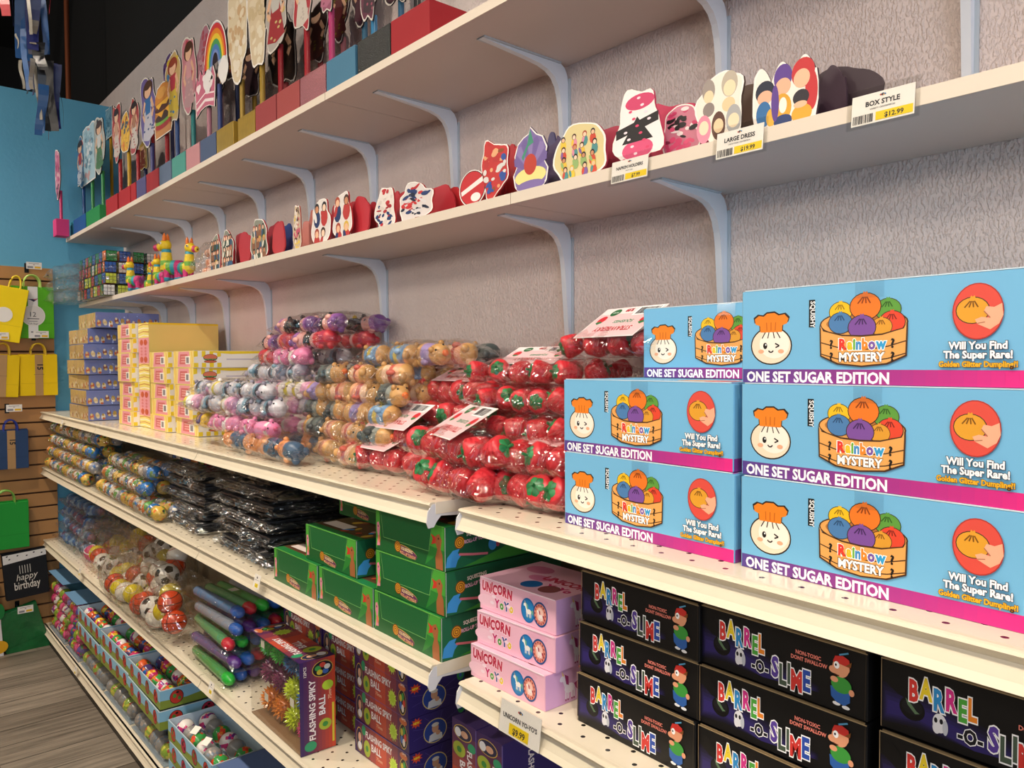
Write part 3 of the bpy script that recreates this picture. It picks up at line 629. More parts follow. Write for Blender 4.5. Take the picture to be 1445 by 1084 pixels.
for i, (px, t) in enumerate(((638, 'upright flashing spiky ball carton next to the stacked ones'), (672, 'upright flashing spiky ball carton under the pink yo-yo shelf'))):
    o = copy_tree(sp); x = at_y(px, 1000, .90).x; o.location = (x+.0, .90, zs+KW); o.rotation_euler = (0, R(90), 0); o['label'] = t
o = copy_tree(gr); o.location = (gb.x, .95, z0+2*(GH+.002)); o['label'] = 'green toy carton in shade, set back behind the others'
# ================================================================ bagged goods
def pillow(L, W, H, seed, amp=.006, nx=40, ny=26, p=2.4, frq=16., tail=.0):
    """closed film envelope, flat crimped rim, x -L/2..L/2, y 0..W, z 0..H"""
    m = MB(); zm = H*.36; vs = []
    for side in (1, -1):
        for j in range(ny+1):
            for i in range(nx+1):
                u, v = -1+2*i/nx, -1+2*j/ny
                g = (max(0, 1-abs(u)**p)*max(0, 1-abs(v)**p))**.5
                g = min(1, g*1.18); x, y = u*L/2, (v+1)*W/2
                n = noise.noise(Vector((x*frq+seed*3.1, y*frq, seed*1.7)))+.6*noise.noise(Vector((x*frq*2.6, y*frq*2.6+seed, 5.)))+.35*(1-2*abs(noise.noise(Vector((x*frq*4, y*frq*3+seed, 9.)))))
                e = 1-g
                z = zm + ((H-zm)*g if side > 0 else -zm*min(1, g*1.25)) + n*amp*(1 if side > 0 else .25)
                x += e*amp*1.2*noise.noise(Vector((y*40, seed*2., side))); y += e*amp*1.2*noise.noise(Vector((x*40, seed*5., side)))
                vs.append((x, y, max(z, .0004)))
    n1 = (nx+1)*(ny+1); fs = []
    for j in range(ny):
        for i in range(nx):
            a = j*(nx+1)+i; fs.append((a, a+1, a+nx+2, a+nx+1)); fs.append((n1+a, n1+a+nx+1, n1+a+nx+2, n1+a+1))
    m.add(vs, fs, '#ffffff', True); return m
def pack(name, loc, rz, L, W, H, label, cat, grp, film=FILM, seed=None, amp=.006, tilt=(0, 0), **kw):
    seed = rnd.random()*50 if seed is None else seed
    root = empty(name, loc, 0); root.rotation_euler = (tilt[0], tilt[1], rz); tag(root, label, cat, grp)
    pillow(L, W, H, seed, amp, **kw).build('film', film, root); return root
# --- toy meshes
def strawberry_mesh(seed):
    m = MB(); r = .029
    prof = [(.0001, -r*1.02)]+[(r*(.55+.45*math.sin(math.pi*(.08+.62*t)))*min(1, (t*7)**.5)*(1 if t < .86 else max(.05, ((1-t)/.14)**.5)), -r*1.02+2.1*r*t) for t in [i/12 for i in range(1, 13)]]
    m.lathe(prof, ['#c4242e' if i % 2 else '#cf343c' for i in range(12)], 18); q = random.Random(seed)
    for k in range(60):
        a, t = q.uniform(0, 6.28), q.uniform(.12, .8); rr = r*(.55+.45*math.sin(math.pi*(.08+.62*t)))*1.005; z = -r*1.02+2.1*r*t
        c = Vector((rr*math.cos(a), rr*math.sin(a), z)); e = Vector((-math.sin(a), math.cos(a), 0)); u = Vector((0, 0, 1)); n = e.cross(u)*.0006
        m.add([c+n-e*.0009, c+n+u*.0022, c+n+e*.0009, c+n-u*.0016], [(0, 1, 2, 3)], '#8e0f1c')
    return m
def leaf_mesh():
    m = MB(); r = .029
    for k in range(6):
        a = k*math.pi/3; d = Vector((math.cos(a), math.sin(a), 0)); e = Vector((-d.y, d.x, 0)); z = Vector((0, 0, 1))
        m.add([z*r*1.12, d*r*.5+e*r*.27+z*r*1.0, d*r*.98+z*r*.55, d*r*.5-e*r*.27+z*r*1.0, d*r*.55+z*r*1.12], [(0, 3, 4), (0, 4, 1), (1, 4, 2), (4, 3, 2)], '#1d6a3a' if k % 2 else '#2a7d46', True)
    m.tube([(0, 0, r*1.05), (.002, 0, r*1.45)], .003, '#2a6d3a', 6); return m
SB = [strawberry_mesh(i).build('strawberry_toy', VINYL) for i in range(2)]
LF = leaf_mesh().build('leaf_cap', VINYL)
for o in SB+[LF]: COL.objects.unlink(o)
def inst(src, name, parent, loc, rot, sc=1.):
    o = bpy.data.objects.new(name, src.data if hasattr(src, 'data') else src); COL.objects.link(o); o.parent = parent; o.location = loc; o.rotation_euler = rot; o.scale = (sc, sc, sc); return o
def headcard(root, L, W, H, where=(0, .3), rz=180, w=.15, d=.085, tilt=24):
    """folded paper header lying on the pack"""
    m = MB(); f = Face(m, (-w/2, -d/2, 0), (1, 0, 0), (0, 1, 0), d, 0); A = w/d
    f.rect(0, 0, A, 1, '#f3e6e6'); f.rect(.03, .22, A-.03, .97, '#f0c4c8')
    f.text('STRAWBERRY', A/2-.02, .66, .2, '#b81f2c', .05, 'C', sx=.82, out=('#ffffff', .03)); f.text('SQUISHIES', A/2-.1, .45, .13, '#1f6a3a', .04, 'C', sx=.9, out=('#ffffff', .03))
    for x, y in ((.2, .45), (A-.25, .4)): f.ell(x, y, .11, .12, '#cf2733'); f.poly([(x-.1, y+.1), (x, y+.17), (x+.1, y+.1), (x, y+.05)], '#2a7d46')
    f.ell(A-.42, .17, .13, .12, '#1f6a3a'); f.text('38 PCS', A-.42, .15, .055, '#ffffff', .02, 'C')
    r = random.Random(2); x = .12; f.rect(.08, .02, .72, .3, '#ffffff')
    while x < .66: b = r.choice((.008, .014, .022)); f.rect(x, .05, x+b, .27, '#26242a'); x += b+r.choice((.008, .016))
    f.text('9.99', .82, .06, .15, '#b81f2c', .04, sx=.8)
    m.add([f.o-f.n*.0004, f.o+f.u*w-f.n*.0004, f.o+f.u*w+f.v*d-f.n*.0004, f.o+f.v*d-f.n*.0004], [(3, 2, 1, 0)], '#e8dcdc')
    o = m.build('header_card', CARD, root, (where[0], where[1]*W, H*.99+d*.5*math.sin(R(tilt))*.55)); o.rotation_euler = (R(-tilt), 0, R(rz)); return o
STG = 'strawberry squishy packs'
def straw_pack(box, Y, W, label, rz=0, card=None, z=None, n=None, H=None):
    x0, x1, z0, z1 = span(*box, Y); L = x1-x0
    if z is not None: z0 = z
    if H is None: H = min(max(z1-z0, .05), .064)
    root = pack('strawberry_pack', ((x0+x1)/2, Y, max(z0, 1.2465)), R(rz), L, W, H, label, 'toy pack', STG, FILM, amp=.007)
    nx = n or max(3, int((L-.02)/.058)); ny = 2 if W < .19 else 3; sx = (L-.055)/nx; k = 0
    for j in range(ny):
        for i in range(nx):
            sc = min(.98, (H*.5-.0015)/.0305)
            p = (-L/2+.0275+sx*(i+.5)+rnd.uniform(-.004, .004), .036+(W-.06)*(j/(ny-1))+rnd.uniform(-.003, .003), H*.5)
            t = inst(SB[k % 2], 'strawberry_toy', root, p, (R(90)+rnd.uniform(-.7, .5), rnd.uniform(-.4, .4), rnd.choice((0, 1.57, 3.14, 2.2, -.7))+rnd.uniform(-.5, .5)), sc)
            inst(LF, 'leaf_cap', t, (0, 0, 0), (0, 0, 0)); k += 1
    if card: headcard(root, L, W, H, **card)
    return root
h = .0515; zb = 1.2465
straw_pack((470, 622, 604, 672), .90, .2, 'flat strawberry pack on the shelf beside the tan animal packs', 4, dict(where=(-.03, .22), rz=172, w=.14), z=zb)
straw_pack((556, 650, 690, 704), .825, .2, 'strawberry pack lying on the shelf edge under the barcode pack', -6, z=zb)
straw_pack((484, 572, 640, 632), .93, .2, 'strawberry pack with its lettered card facing up, leaning on the pile', 3, dict(where=(-.03, .2), rz=176, w=.17, d=.10, tilt=32), z=zb+h)
straw_pack((545, 598, 712, 690), .845, .2, 'front strawberry pack with a barcode card on top, hanging over the shelf edge', -5, dict(where=(-.02, .3), rz=165, w=.17, d=.11, tilt=30), z=zb+h+.006, H=.066)
straw_pack((556, 553, 690, 592), 1.00, .2, 'strawberry pack third up beside the tan animal packs', 2, z=zb+2*h)
straw_pack((560, 520, 700, 558), 1.02, .19, 'strawberry pack on top of the left half of the strawberry pile', -4, dict(where=(.0, .3), rz=183, w=.15), z=zb+3.0*h)
for k, (bx, Y, lb, cd_) in enumerate((((664, 672, 806, 735), .855, 'strawberry pack on the right shelf at the base of the pile', None), ((660, 622, 806, 685), .865, 'strawberry pack second up beside the blue cartons', dict(where=(.03, .4), rz=180, w=.15)),
     ((652, 592, 806, 640), .905, 'strawberry pack third up beside the blue cartons', None), ((644, 558, 806, 600), .935, 'strawberry pack fourth up beside the blue cartons', None), ((636, 515, 812, 560), .955, 'strawberry pack fifth up, its pale card facing the wall side', dict(where=(-.03, .5), rz=186, w=.15)))):
    straw_pack(bx, Y, .21, lb, rnd.uniform(-3, 3), cd_, z=zb+.001+k*h)
straw_pack((752, 486, 930, 540), 1.0, .2, 'topmost strawberry pack, curled price card beside the back blue carton', -6, dict(where=(.02, .25), rz=176, w=.17, d=.10, tilt=34), z=zb+5*h+.001)

# --- tan animals and other vinyl toys: lathe bodies lying on their side
def vinyl_toy(seed, cols, nose=None, ears=None):
    m = MB(); q = random.Random(seed); n = 16; r = .027; L = .115
    rad = [.02, .66, .90, .98, 1, 1, 1, .98, .95, .90, .89, .93, .95, .92, .82, .58, .02]
    cc = []
    for i in range(n): cc.append(cols[min(len(cols)-1, i*len(cols)//n)])
    m.T = Matrix.Rotation(R(90), 4, 'Y')
    m.lathe([(max(r*a, 1e-4), -L/2+L*i/n) for i, a in enumerate(rad)], cc, 16, .92); m.T = Matrix()
    for s in (-1, 1):
        if ears: m.ball((.030, s*.015, .021), .0075, ears, 8, 5)
        m.ball((.042, s*.011, .0185), .0028, '#17110e', 8, 5)
        m.ball((-.012, s*.025, -.006), .010, cols[min(2, len(cols)-1)], 8, 6, (1.5, .8, .8)); m.ball((-.046, s*.016, -.012), .011, cols[0], 8, 6, (.8, 1, 1))
    if nose: m.ball((.056, 0, .004), .008, nose, 10, 6)
    for k in range(3): m.ball((q.uniform(-.04, .01), q.uniform(-.012, .012), .0225), .0055, q.choice(cols), 8, 4, (1, 1, .35))
    return m.build('vinyl_toy', VINYL)
TAN, TND = '#c99a5e', '#b98a50'
TT = [vinyl_toy(1, [TAN, TAN, '#9a86b8', '#9a86b8', TAN, TAN, TAN], '#e8722c', TND), vinyl_toy(2, [TAN, '#e2a07c', '#c05a4a', '#e8c0a0', TAN, TAN], '#e8722c', TND),
      vinyl_toy(3, ['#3f4a4a', '#59605c', '#3f4444', '#8a8f86', TAN, TAN], '#e8722c', TND), vinyl_toy(4, [TAN, '#6f94b8', '#88a8c8', '#d8c05a', '#6f94b8', TND, TND], '#7a5028', TND)]
MT = [vinyl_toy(5, ['#7a4f8e', '#9a5fa8', '#e6a9a0', '#e6a9a0', '#201c22', '#201c22'], None, '#201c22'), vinyl_toy(6, ['#c83a44', '#b82f50', '#c83a44', '#d43a40', '#d8a0a0', '#c83a44']),
      vinyl_toy(7, ['#c98fb0', '#e0a9c0', '#ece4de', '#ece4de', '#d8c84a', '#ece4de'], '#e8a0b8', '#ece4de'), vinyl_toy(8, ['#8f8a98', '#c8c4cc', '#7a98a8', '#3a3a48', '#c8c4cc', '#d8d4d8'], None, '#8f8a98'),
      vinyl_toy(9, ['#e0b830', '#5a3f7a', '#5a3f7a', '#d8a890', '#2a2430', '#2a2430'], None, '#e0b830'), vinyl_toy(10, ['#e27fa8', '#e88fb4', '#e88fb4', '#ece4de', '#e27fa8'], '#d0507a', '#e27fa8'), vinyl_toy(11, ['#46607a', '#46607a', '#e0a070', '#d99058', '#d99058'], '#e8722c', '#d99058')]
for o in TT+MT: COL.objects.unlink(o)
def toy_pack(box, Y, W, label, src, grp, z=None, rz=0, nm='animal_toy', H=None, name='toy_pack', along=False, tilt=0):
    x0, x1, z0, z1 = span(*box, Y); L = max(x1-x0, .2)
    if z is not None: z0 = z
    H = H or min(max(z1-z0, .052), .066)
    root = pack(name, ((x0+x1)/2, Y, max(z0, 1.2465)), R(rz), L, W, H, label, 'toy pack', grp, FILM, amp=.007, tilt=(0, R(tilt)))
    n = max(2, int((L-.03)/.115)); s = (L-.03)/n; ny = max(2, int((W-.03)/.055))
    for j in range(ny):
        for i in range(n):
            a = rnd.choice((0, 3.1416))+rnd.uniform(-.2, .2)
            inst(rnd.choice(src), nm, root, (-L/2+.015+s*(i+.5), .034+(W-.066)*(j/(ny-1)), H*.5), (rnd.uniform(-1.2, 1.2), rnd.uniform(-.06, .06), a), min(1, H*.5/.0285, s/.118))
    return root
TG = 'tan animal squishy packs'; MG = 'mixed character squishy packs'
tz = 1.2465; th = .0475
tan = [((418, 590, 512, 648), .89, 'tan animal pack on the shelf with a purple banded toy showing', 0), ((405, 560, 548, 612), .915, 'tan animal pack second up, purple toy facing out', 1), ((408, 529, 556, 580), .935, 'tan animal pack third up in the pile', 2),
       ((415, 503, 566, 550), .945, 'tan animal pack fourth up with grey toys', 3), ((438, 474, 562, 520), .955, 'tan animal pack with an orange striped toy near the top of the pile', 4), ((487, 449, 630, 480), 1.0, 'tan animal pack on top of the pile, dark grey toy across it', 5)]
for bx, Y, lb, k in tan:
    toy_pack(bx, Y, .2, lb, TT, TG, tz+k*th, rnd.uniform(-6, 6), tilt=0)
toy_pack((528, 470, 616, 525), 1.03, .18, 'tan animal pack with a blue toy, set behind the pile', TT, TG, tz+3.2*th+.0, 5)
mix = [((300, 612, 415, 648), .815, 'pack with a tan and grey dog toy lying at the shelf edge', 0), ((262, 592, 378, 640), .825, 'mixed toy pack with a black and a pink toy showing', 1), ((258, 557, 378, 600), .835, 'mixed toy pack with white and yellow toys', 2),
       ((262, 537, 372, 575), .85, 'mixed toy pack with blue grey toys, just below the lilac ones', 3), ((338, 510, 424, 548), .99, 'mixed toy pack with grey toys leaning on the tan packs', 4), ((348, 486, 428, 520), 1.0, 'mixed toy pack with red toys, third from the top', 5), ((355, 462, 462, 496), 1.01, 'mixed toy pack with red and purple toys, second from the top', 6), ((374, 438, 478, 470), 1.02, 'mixed toy pack on the very top, purple and black toys', 7)]
for bx, Y, lb, k in mix: toy_pack(bx, Y, .19, lb, (MT, [MT[6]], [MT[4], MT[5], MT[0]], [MT[2], MT[3]], [MT[3], MT[2]], [MT[3]], [MT[1], MT[3], MT[5]], [MT[1], MT[0]], [MT[0], MT[4]])[k+1], MG, tz+k*.0475, rnd.uniform(-7, 7), 'squishy_toy')

# --- shrink wrapped card cartons at the blue wall
def blob_art(base, cols, n, seed):
    def art(m, w, d, h):
        q = random.Random(seed)
        for f, A in ((front(m, w, h), w/h), (rside(m, w, d, h), d/h)):
            f.rect(.02, .02, A-.02, .98, base if f.u.y > .5 else '#c9ab72'); k = int(n*A/4)
            for i in range(k):
                x = .2+(A-.4)*i/max(1, k-1); y = q.uniform(.25, .5)
                f.ell(x, y, .13, .2, q.choice(cols), q.uniform(-20, 20), 10); f.ell(x+.03, y-.13, .1, .08, q.choice(cols), 0, 8); f.ell(x-.02, y+.13, .07, .09, q.choice(cols), 0, 8)
            for i in range(1, max(2, int(A/2))): f.line([(A*i/max(2, int(A/2)), .02), (A*i/max(2, int(A/2)), .98)], .02, '#4a5a9a')
        t = topf(m, w, d, h); t.rect(.01, .01, w/d-.01, .99, '#7f8cc0')
    return art
bc = carton('card_carton', .34, .26, .066, '', 'carton', 'blue card cartons in shrink wrap', blob_art('#6f7fc0', ['#e0c88a', '#c8663c', '#e8dcc0', '#b89a4a', '#8a4a3a'], 12, 4), '#6f7fc0', CARD)
def wrapbox(w, d, h, e=.0025):
    m = MB(); bm = bmesh.new(); bmesh.ops.create_grid(bm, x_segments=2, y_segments=2, size=.5); bm.free()
    m.box((-e, -e, 0), (w+e, d+e, h+e*.4), '#ffffff', .003); return m
wrapbox(.34, .26, .066).build('shrink_film', SHRINK, bc)
ords = ('bottom', 'second', 'third', 'fourth', 'fifth', 'sixth')
for k in range(7):
    lb = 'blue card carton in shrink wrap, %s in the stack at the blue wall' % (ords[k]+' up' if 0 < k < 6 else 'lowest' if k == 0 else 'topmost')
    o = put(bc if k == 0 else copy_tree(bc), (-4.14+(0, .005, -.005, .0, .02, .0, .08)[k], .81+(0, .004, .0, -.006, .0, .004, .03)[k], 1.2465+k*.0685), R((1, -1, 2, 0, -2, 1, -1)[k]), lb)

# --- pink and yellow burger cartons
def burger(f, x, y, s):
    f.ell(x, y+.12*s, .42*s, .2*s, '#3a2014', n=16); f.ell(x, y+.13*s, .39*s, .17*s, '#d9795a', n=16)
    f.poly([(x-.42*s, y+.04*s), (x-.3*s, y-.05*s), (x-.15*s, y+.0*s), (x, y-.06*s), (x+.15*s, y), (x+.3*s, y-.05*s), (x+.42*s, y+.04*s)], '#3f8a4a'); f.ell(x, y-.12*s, .38*s, .09*s, '#3a2014', n=16); f.ell(x, y-.13*s, .36*s, .07*s, '#c9694c', n=16)
def burger_end(f, A):
    f.rect(.0, .0, A, 1, '#f0d886'); f.poly([(A*.2, .04), (A*.26, .96), (A*.78, .96), (A*.84, .04)], '#e79aa4'); f.poly([(A*.3, .2), (A*.34, .8), (A*.7, .8), (A*.74, .2)], '#cf6a6a')
    for x in (.06, .12, .9): f.line([(A*x, .02), (A*(x+.03), .5), (A*(x-.01), .98)], .05*A/2, '#e8b830')
    for y in (.35, .5, .65): f.line([(A*.38, y), (A*.66, y)], .06, '#e9b0a8')
def burger_art(m, w, d, h):
    f = front(m, w, h); burger_end(f, w/h)
    s = rside(m, w, d, h); A = d/h; s.rect(0, 0, A, 1, '#f2ece2'); 
    for x in (0, .45, .9, 1.35): s.poly([(x, .62), (x+.22, .66), (x+.22, .98), (x, .98)], '#f0d22e'); s.rect(x, .02, x+.25, .28, '#f0d22e')
    s.poly([(.9, .9), (2.2, .8), (A-.1, .86), (A-.1, .98), (.9, .98)], '#f0d22e'); burger(s, .95, .48, 1.); s.rect(1.9, .45, A-.7, .53, '#c9c2cc'); s.ell(A-.35, .5, .2, .22, '#3a2a24', n=12); s.ell(A-.35, .5, .16, .18, '#f2ece2', n=12)
    t = topf(m, w, d, h); t.rect(0, 0, w/d, 1, '#e79aa4'); t.rect(0, 0, w/d, .06, '#f0d22e')
bg = carton('burger_carton', .215, .26, .0585, '', 'carton', 'pink and yellow burger cartons', burger_art, '#f0d886', CARD)
MB().box((.13, -.0008, .012), (.175, -.0002, .04), '#f4f0ea').box((.14, -.0012, .016), (.166, -.0006, .036), '#8a8488').build('barcode_label', CARD, bg)
ux = at_y(196.5, 540, .905).x
xs = [at_y(px, 600, .9).x for px in (172, 211, 240)]; fb = True
for ci, (x, n, nm) in enumerate(((ux-.222, 7, 'beside the blue card cartons'), (xs[1]+.03, 5, 'right of the upright display carton'), (xs[2]+.03, 5, 'beside the mixed toy packs'))):
    for k in range(n):
        o = put(bg if fb else copy_tree(bg), (x+rnd.uniform(-.006, .006), .885+.012*ci+rnd.uniform(-.004, .004), 1.2465+k*.0594), R(rnd.uniform(-1.5, 1.5)), 'pink burger carton %s in the column %s' % ('at the base' if k == 0 else 'on top' if k == n-1 else ords[k]+' up', nm)); fb = False
def upright_art(m, w, d, h):
    f = front(m, w, h); f.rect(0, 0, w/h, 1, '#e79aa4'); A = w/h
    for y0, y1 in ((.72, 1), (0, .22)):
        f.rect(0, y0, A, y1, '#f0dc7a')
        for i in range(4): y = y0+(y1-y0)*(i+.3)/4; f.line([(0, y), (A*.5, y+.03), (A, y+.01)], .018, '#c98a4a' if i % 2 else '#f7f0d8')
    for x in (A*.3, A*.68): f.ell(x, .63, A*.16, .06, '#c9573a', n=10); f.ell(x, .3, A*.16, .06, '#c9573a', n=10); [f.ell(x, y, A*.1, .025, '#d9787c', n=8) for y in (.4, .46, .52)]
    s = rside(m, w, d, h); A = d/h; s.rect(0, 0, A, 1, '#e6cf72'); s.line([(0, .985), (A, .985)], .03, '#e8c81e'); s.ell(A*.62, .3, .12, .14, '#c9b060', n=14)
ub = carton('display_carton', .14, .27, .205, 'tall yellow display carton standing upright on another, its plain side lit', 'carton', 'upright yellow display cartons', upright_art, '#e6cf72', CARD)
put(ub, (ux, .905, 1.2465+.207), 0); MB().box((.002, .0, .204), (.138, .268, .2064), '#e8c81e').build('lid', CARD, ub)
put(copy_tree(ub), (ux, .905, 1.2465), 0, 'tall yellow display carton standing on the shelf beneath its twin')
# ================================================================ lower shelves: balls, tubes, dark packs
def patch_ball(seed, base, cols, r=.027, thr=.12):
    m = MB(); m.ball((0, 0, 0), r, base, 16, 11)
    for i, f in enumerate(m.f):
        c = sum((Vector(m.v[k]) for k in f), Vector())/len(f)/r
        n = noise.noise(c*1.6+Vector((seed*7.3, seed, 2)))
        for j, cl in enumerate(cols):
            if n > thr+j*.16: m.c[i] = lin(cl)
    return m.build('printed_ball', GLOSS)
GB = [patch_ball(1, '#2f6fb0', ['#5a7a3a', '#b8984a', '#b8703a']), patch_ball(2, '#d8cfc0', ['#d8862e', '#a8603a']), patch_ball(3, '#b9b0a2', ['#3f7a4a', '#2f6fb0']), patch_ball(4, '#d8b04a', ['#7a9a3a', '#d86a2a', '#3a3a3a']), patch_ball(5, '#8a8a90', ['#d8d4c8', '#2f5f9a']), patch_ball(6, '#5f9a4a', ['#d8d4c8', '#d86a2a'])]
for o in GB: COL.objects.unlink(o)
GG = 'globe ball packs'
def ball_pack(x0, x1, y, z, label, r=.027, rows=2, kinds=GB, W=.16, rz=0):
    L = x1-x0; H = 2*r+.006
    root = pack('ball_pack', ((x0+x1)/2, y, z), R(rz), L, W, H, label, 'toy pack', GG, CRINK, amp=.006, nx=40)
    n = int((L-.03)/(2*r+.002)); s = (L-.03)/n
    for j in range(rows):
        for i in range(n): inst(kinds[(1, 3, 2, 4, 1, 5, 3)[(i*5+j*3+int(z*97)) % 7]] if i < n-2 else kinds[(0, 3, 4, 0)[(i+j+int(z*50)) % 4]], 'printed_ball', root, (-L/2+.015+s*(i+.5), .010+r+j*(2*r+.003), r+.002), (rnd.uniform(0, 6), rnd.uniform(0, 6), rnd.uniform(0, 6)))
    return root
bz = .9485; bh = .062
for k in range(4): ball_pack(-4.74+.0*k, -3.78+(-.05, .05, 0, .12)[k], .785+.01*k, bz+k*bh, 'globe ball pack %s by the slat panel' % ('lying lowest', 'second up', 'third up', 'topmost, under the main shelf')[k])
for k in range(3): ball_pack(-3.70+.06*k, -2.98+(.20, .02, .06)[k], .79+.012*k, bz+k*bh, 'globe ball pack %s' % ('with a large green and orange ball at the shelf edge', 'second up, yellow patched balls at its end', 'third up, bright blue ball at its end')[k], rz=-1)
# puzzle cubes
def puzzle_cube(seed):
    q = random.Random(seed); s = .0255; m = MB().box((-s, -s, -s), (s, s, s), '#0f0f10', .0012); C6 = ['#c8323a', '#e6e4de', '#2f8a4a', '#c8d84a', '#2f5fae', '#e07a2e']; q.shuffle(C6)
    for k, (n, u) in enumerate((((1, 0, 0), (0, 1, 0)), ((-1, 0, 0), (0, -1, 0)), ((0, -1, 0), (1, 0, 0)), ((0, 1, 0), (-1, 0, 0)), ((0, 0, 1), (1, 0, 0)), ((0, 0, -1), (1, 0, 0)))):
        n, u = Vector(n), Vector(u); v = n.cross(u); f = Face(m, n*s-u*s-v*s, u, v, 2*s, .0003)
        for a in range(3):
            for b in range(3): f.lay -= f.step; f.rect(.045+a*.315, .045+b*.315, .325+a*.315, .325+b*.315, C6[k] if q.random() < .97 else q.choice(C6))
    return m.build('puzzle_cube', GLOSS)
PC = [puzzle_cube(i) for i in range(5)]
for o in PC: COL.objects.unlink(o)
for k in range(4):
    x0, x1 = -4.70, -4.03+(0, .0, -.02, -.03)[k]; L = x1-x0; H = .0545
    root = pack('puzzle_cube_pack', ((x0+x1)/2, .932+.006*k, MID_Z+.0005+k*.0555), R(0), L+.02, .26, H, 'puzzle cube pack %s on the middle shelf' % ('at the bottom, pale green cube showing', 'second up with a white cube face', 'third up with a bright red cube face', 'topmost, dark red cube face showing')[k], 'toy pack', 'puzzle cube packs', CRINK, amp=.004, p=9)
    for j in range(4):
        for i in range(8):
            inst(PC[(j*3+i+k*2) % 5], 'puzzle_cube', root, (L/2-.03-i*.068-rnd.uniform(0, .004), .036+j*.061, .0275), (0, 0, rnd.choice((0, 1.5708, 3.1416))+rnd.uniform(-.08, .08)))
# loose crumpled film at the left end of those packs
for k in range(3):
    root = tag(pillow(.3, .13, .075, 40+k, .012, frq=24, nx=30).build('loose_film', CRINK, None, (-4.56, .845, MID_Z-.012+k*.062), R(14)), 'crumpled film tail %s hanging off the cube packs' % ('lowest', 'middle', 'highest')[k], 'plastic film', 'film tails of the cube packs')
# dark packs
def dark_sheet(L, W, t, seed):
    m = MB(); nx = 14; vs = []
    for z in (0, t):
        for j in range(9):
            for i in range(nx+1):
                x, y = -L/2+L*i/nx, W*j/8; vs.append((x, y, z+.003*noise.noise(Vector((x*14+seed, y*14, seed)))))
    n = 9*(nx+1); fs = []
    for j in range(8):
        for i in range(nx): a = j*(nx+1)+i; fs += [(n+a, n+a+1, n+a+nx+2, n+a+nx+1), (a, a+nx+1, a+nx+2, a+1)]
    for i in range(nx): fs.append((i, i+1, n+i+1, n+i))
    for j in range(8): a = j*(nx+1)+nx; fs.append((a, a+nx+1, n+a+nx+1, n+a))
    return m.add(vs, fs, '#26272b')
DS = [dark_sheet(.36, .30, .006, i).build('dark_sheet', coat_mat('dark_plastic_sheet', .35, .5, .1, 40, .3, 20)) for i in range(2)]
for o in DS: COL.objects.unlink(o)
for ci, (x0, x1, n, nm) in enumerate(((-2.93, -2.46, 5, 'next to the globe ball packs'), (-2.42, -1.93, 6, 'beside the green toy cartons'))):
    for k in range(n):
        L = x1-x0-rnd.uniform(0, .04); H = .042
        root = pack('dark_toy_pack', ((x0+x1)/2+rnd.uniform(-.015, .015), .835+rnd.uniform(-.01, .015)+.003*k, bz+k*.0425), R(rnd.uniform(-3, 3)), L, .31, H, 'dark flat toy pack %s, pile %s' % ('at the base' if k == 0 else 'on top' if k == n-1 else ords[k]+' up', nm), 'toy pack', 'dark flat toy packs', CRUMP, amp=.012, frq=20, nx=44)
        for j in range(4): inst(DS[j % 2], 'dark_sheet', root, (rnd.uniform(-.01, .02), .02, .004+j*.0085), (0, 0, rnd.uniform(-.03, .03)), min(1, (L-.03)/.37))
root = pack('puzzle_cube_pack', (-2.72, .86, bz+5*.0425+.001), R(4), .40, .2, .056, 'puzzle cube pack with red cubes lying on the dark packs', 'toy pack', 'puzzle cube packs', CRINK, amp=.006)
for i in range(5): inst(PC[(i*2) % 5], 'puzzle_cube', root, (-.14+i*.066, .05, .0275), (0, 0, rnd.uniform(-.2, .2)))
# blue toys in film at the slat panel, third shelf
BT = vinyl_toy(21, ['#2f5f9a', '#3f78b8', '#8fb0cc', '#3f78b8', '#2f5f9a', '#7a4a6a']); COL.objects.unlink(BT)
for k in range(4):
    root = pack('blue_toy_pack', (-4.45, .83+.012*k, .5565+k*.062), R(rnd.uniform(-2, 2)), .60, .22, .06, 'film pack of blue toys %s by the slat panel' % ('lying lowest', 'second up', 'third up', 'on top')[k], 'toy pack', 'blue toy packs', CRINK, amp=.008, nx=34, frq=24)
    for j in range(2):
        for i in range(5): inst(BT, 'blue_toy', root, (-.236+i*.118, .06+j*.07, .03), (rnd.uniform(-1, 1), 0, rnd.uniform(-.4, .4)))
# sports balls
def sport_ball(kind):
    m = MB(); r = 1.
    if kind == 'soccer':
        bm = bmesh.new(); bmesh.ops.create_icosphere(bm, subdivisions=4, radius=1); ico = bmesh.new(); bmesh.ops.create_icosphere(ico, subdivisions=1, radius=1); P5 = [v.co.normalized() for v in ico.verts]; ico.free()
        bm.verts.index_update(); cs = []; fs = []
        for f in bm.faces: c = f.calc_center_median().normalized(); d = max(c.dot(p) for p in P5); cs.append('#141416' if d > .935 else '#efece4'); fs.append([v.index for v in f.verts])
        m.add([v.co for v in bm.verts], fs, cs, True); bm.free()
    else:
        base = {'basket': '#d8481f', 'tennis': '#e2cc1e', 'baseball': '#ece4d4', 'pink': '#d8407a'}[kind]; m.ball((0, 0, 0), r, base, 24, 15)
        lc, w = {'basket': ('#1c1210', .03), 'tennis': ('#f4f0d8', .03), 'baseball': ('#b8322a', .028), 'pink': ('#f0e8e8', .09)}[kind]
        curves = []
        if kind in ('basket',): curves += [[(math.cos(t), math.sin(t), 0) for t in [i*.2618 for i in range(25)]], [(0, math.cos(t), math.sin(t)) for t in [i*.2618 for i in range(25)]]]
        for s in (-1, 1): curves.append([Vector((s*(.62+.16*math.cos(2*t)), .75*math.cos(t), .75*math.sin(t))).normalized() for t in [i*.2618 for i in range(25)]])
        for c in curves: m.tube([Vector(p)*1.0 for p in c], w, lc, 5, False)
    return m.build(kind+'_ball', GLOSS)
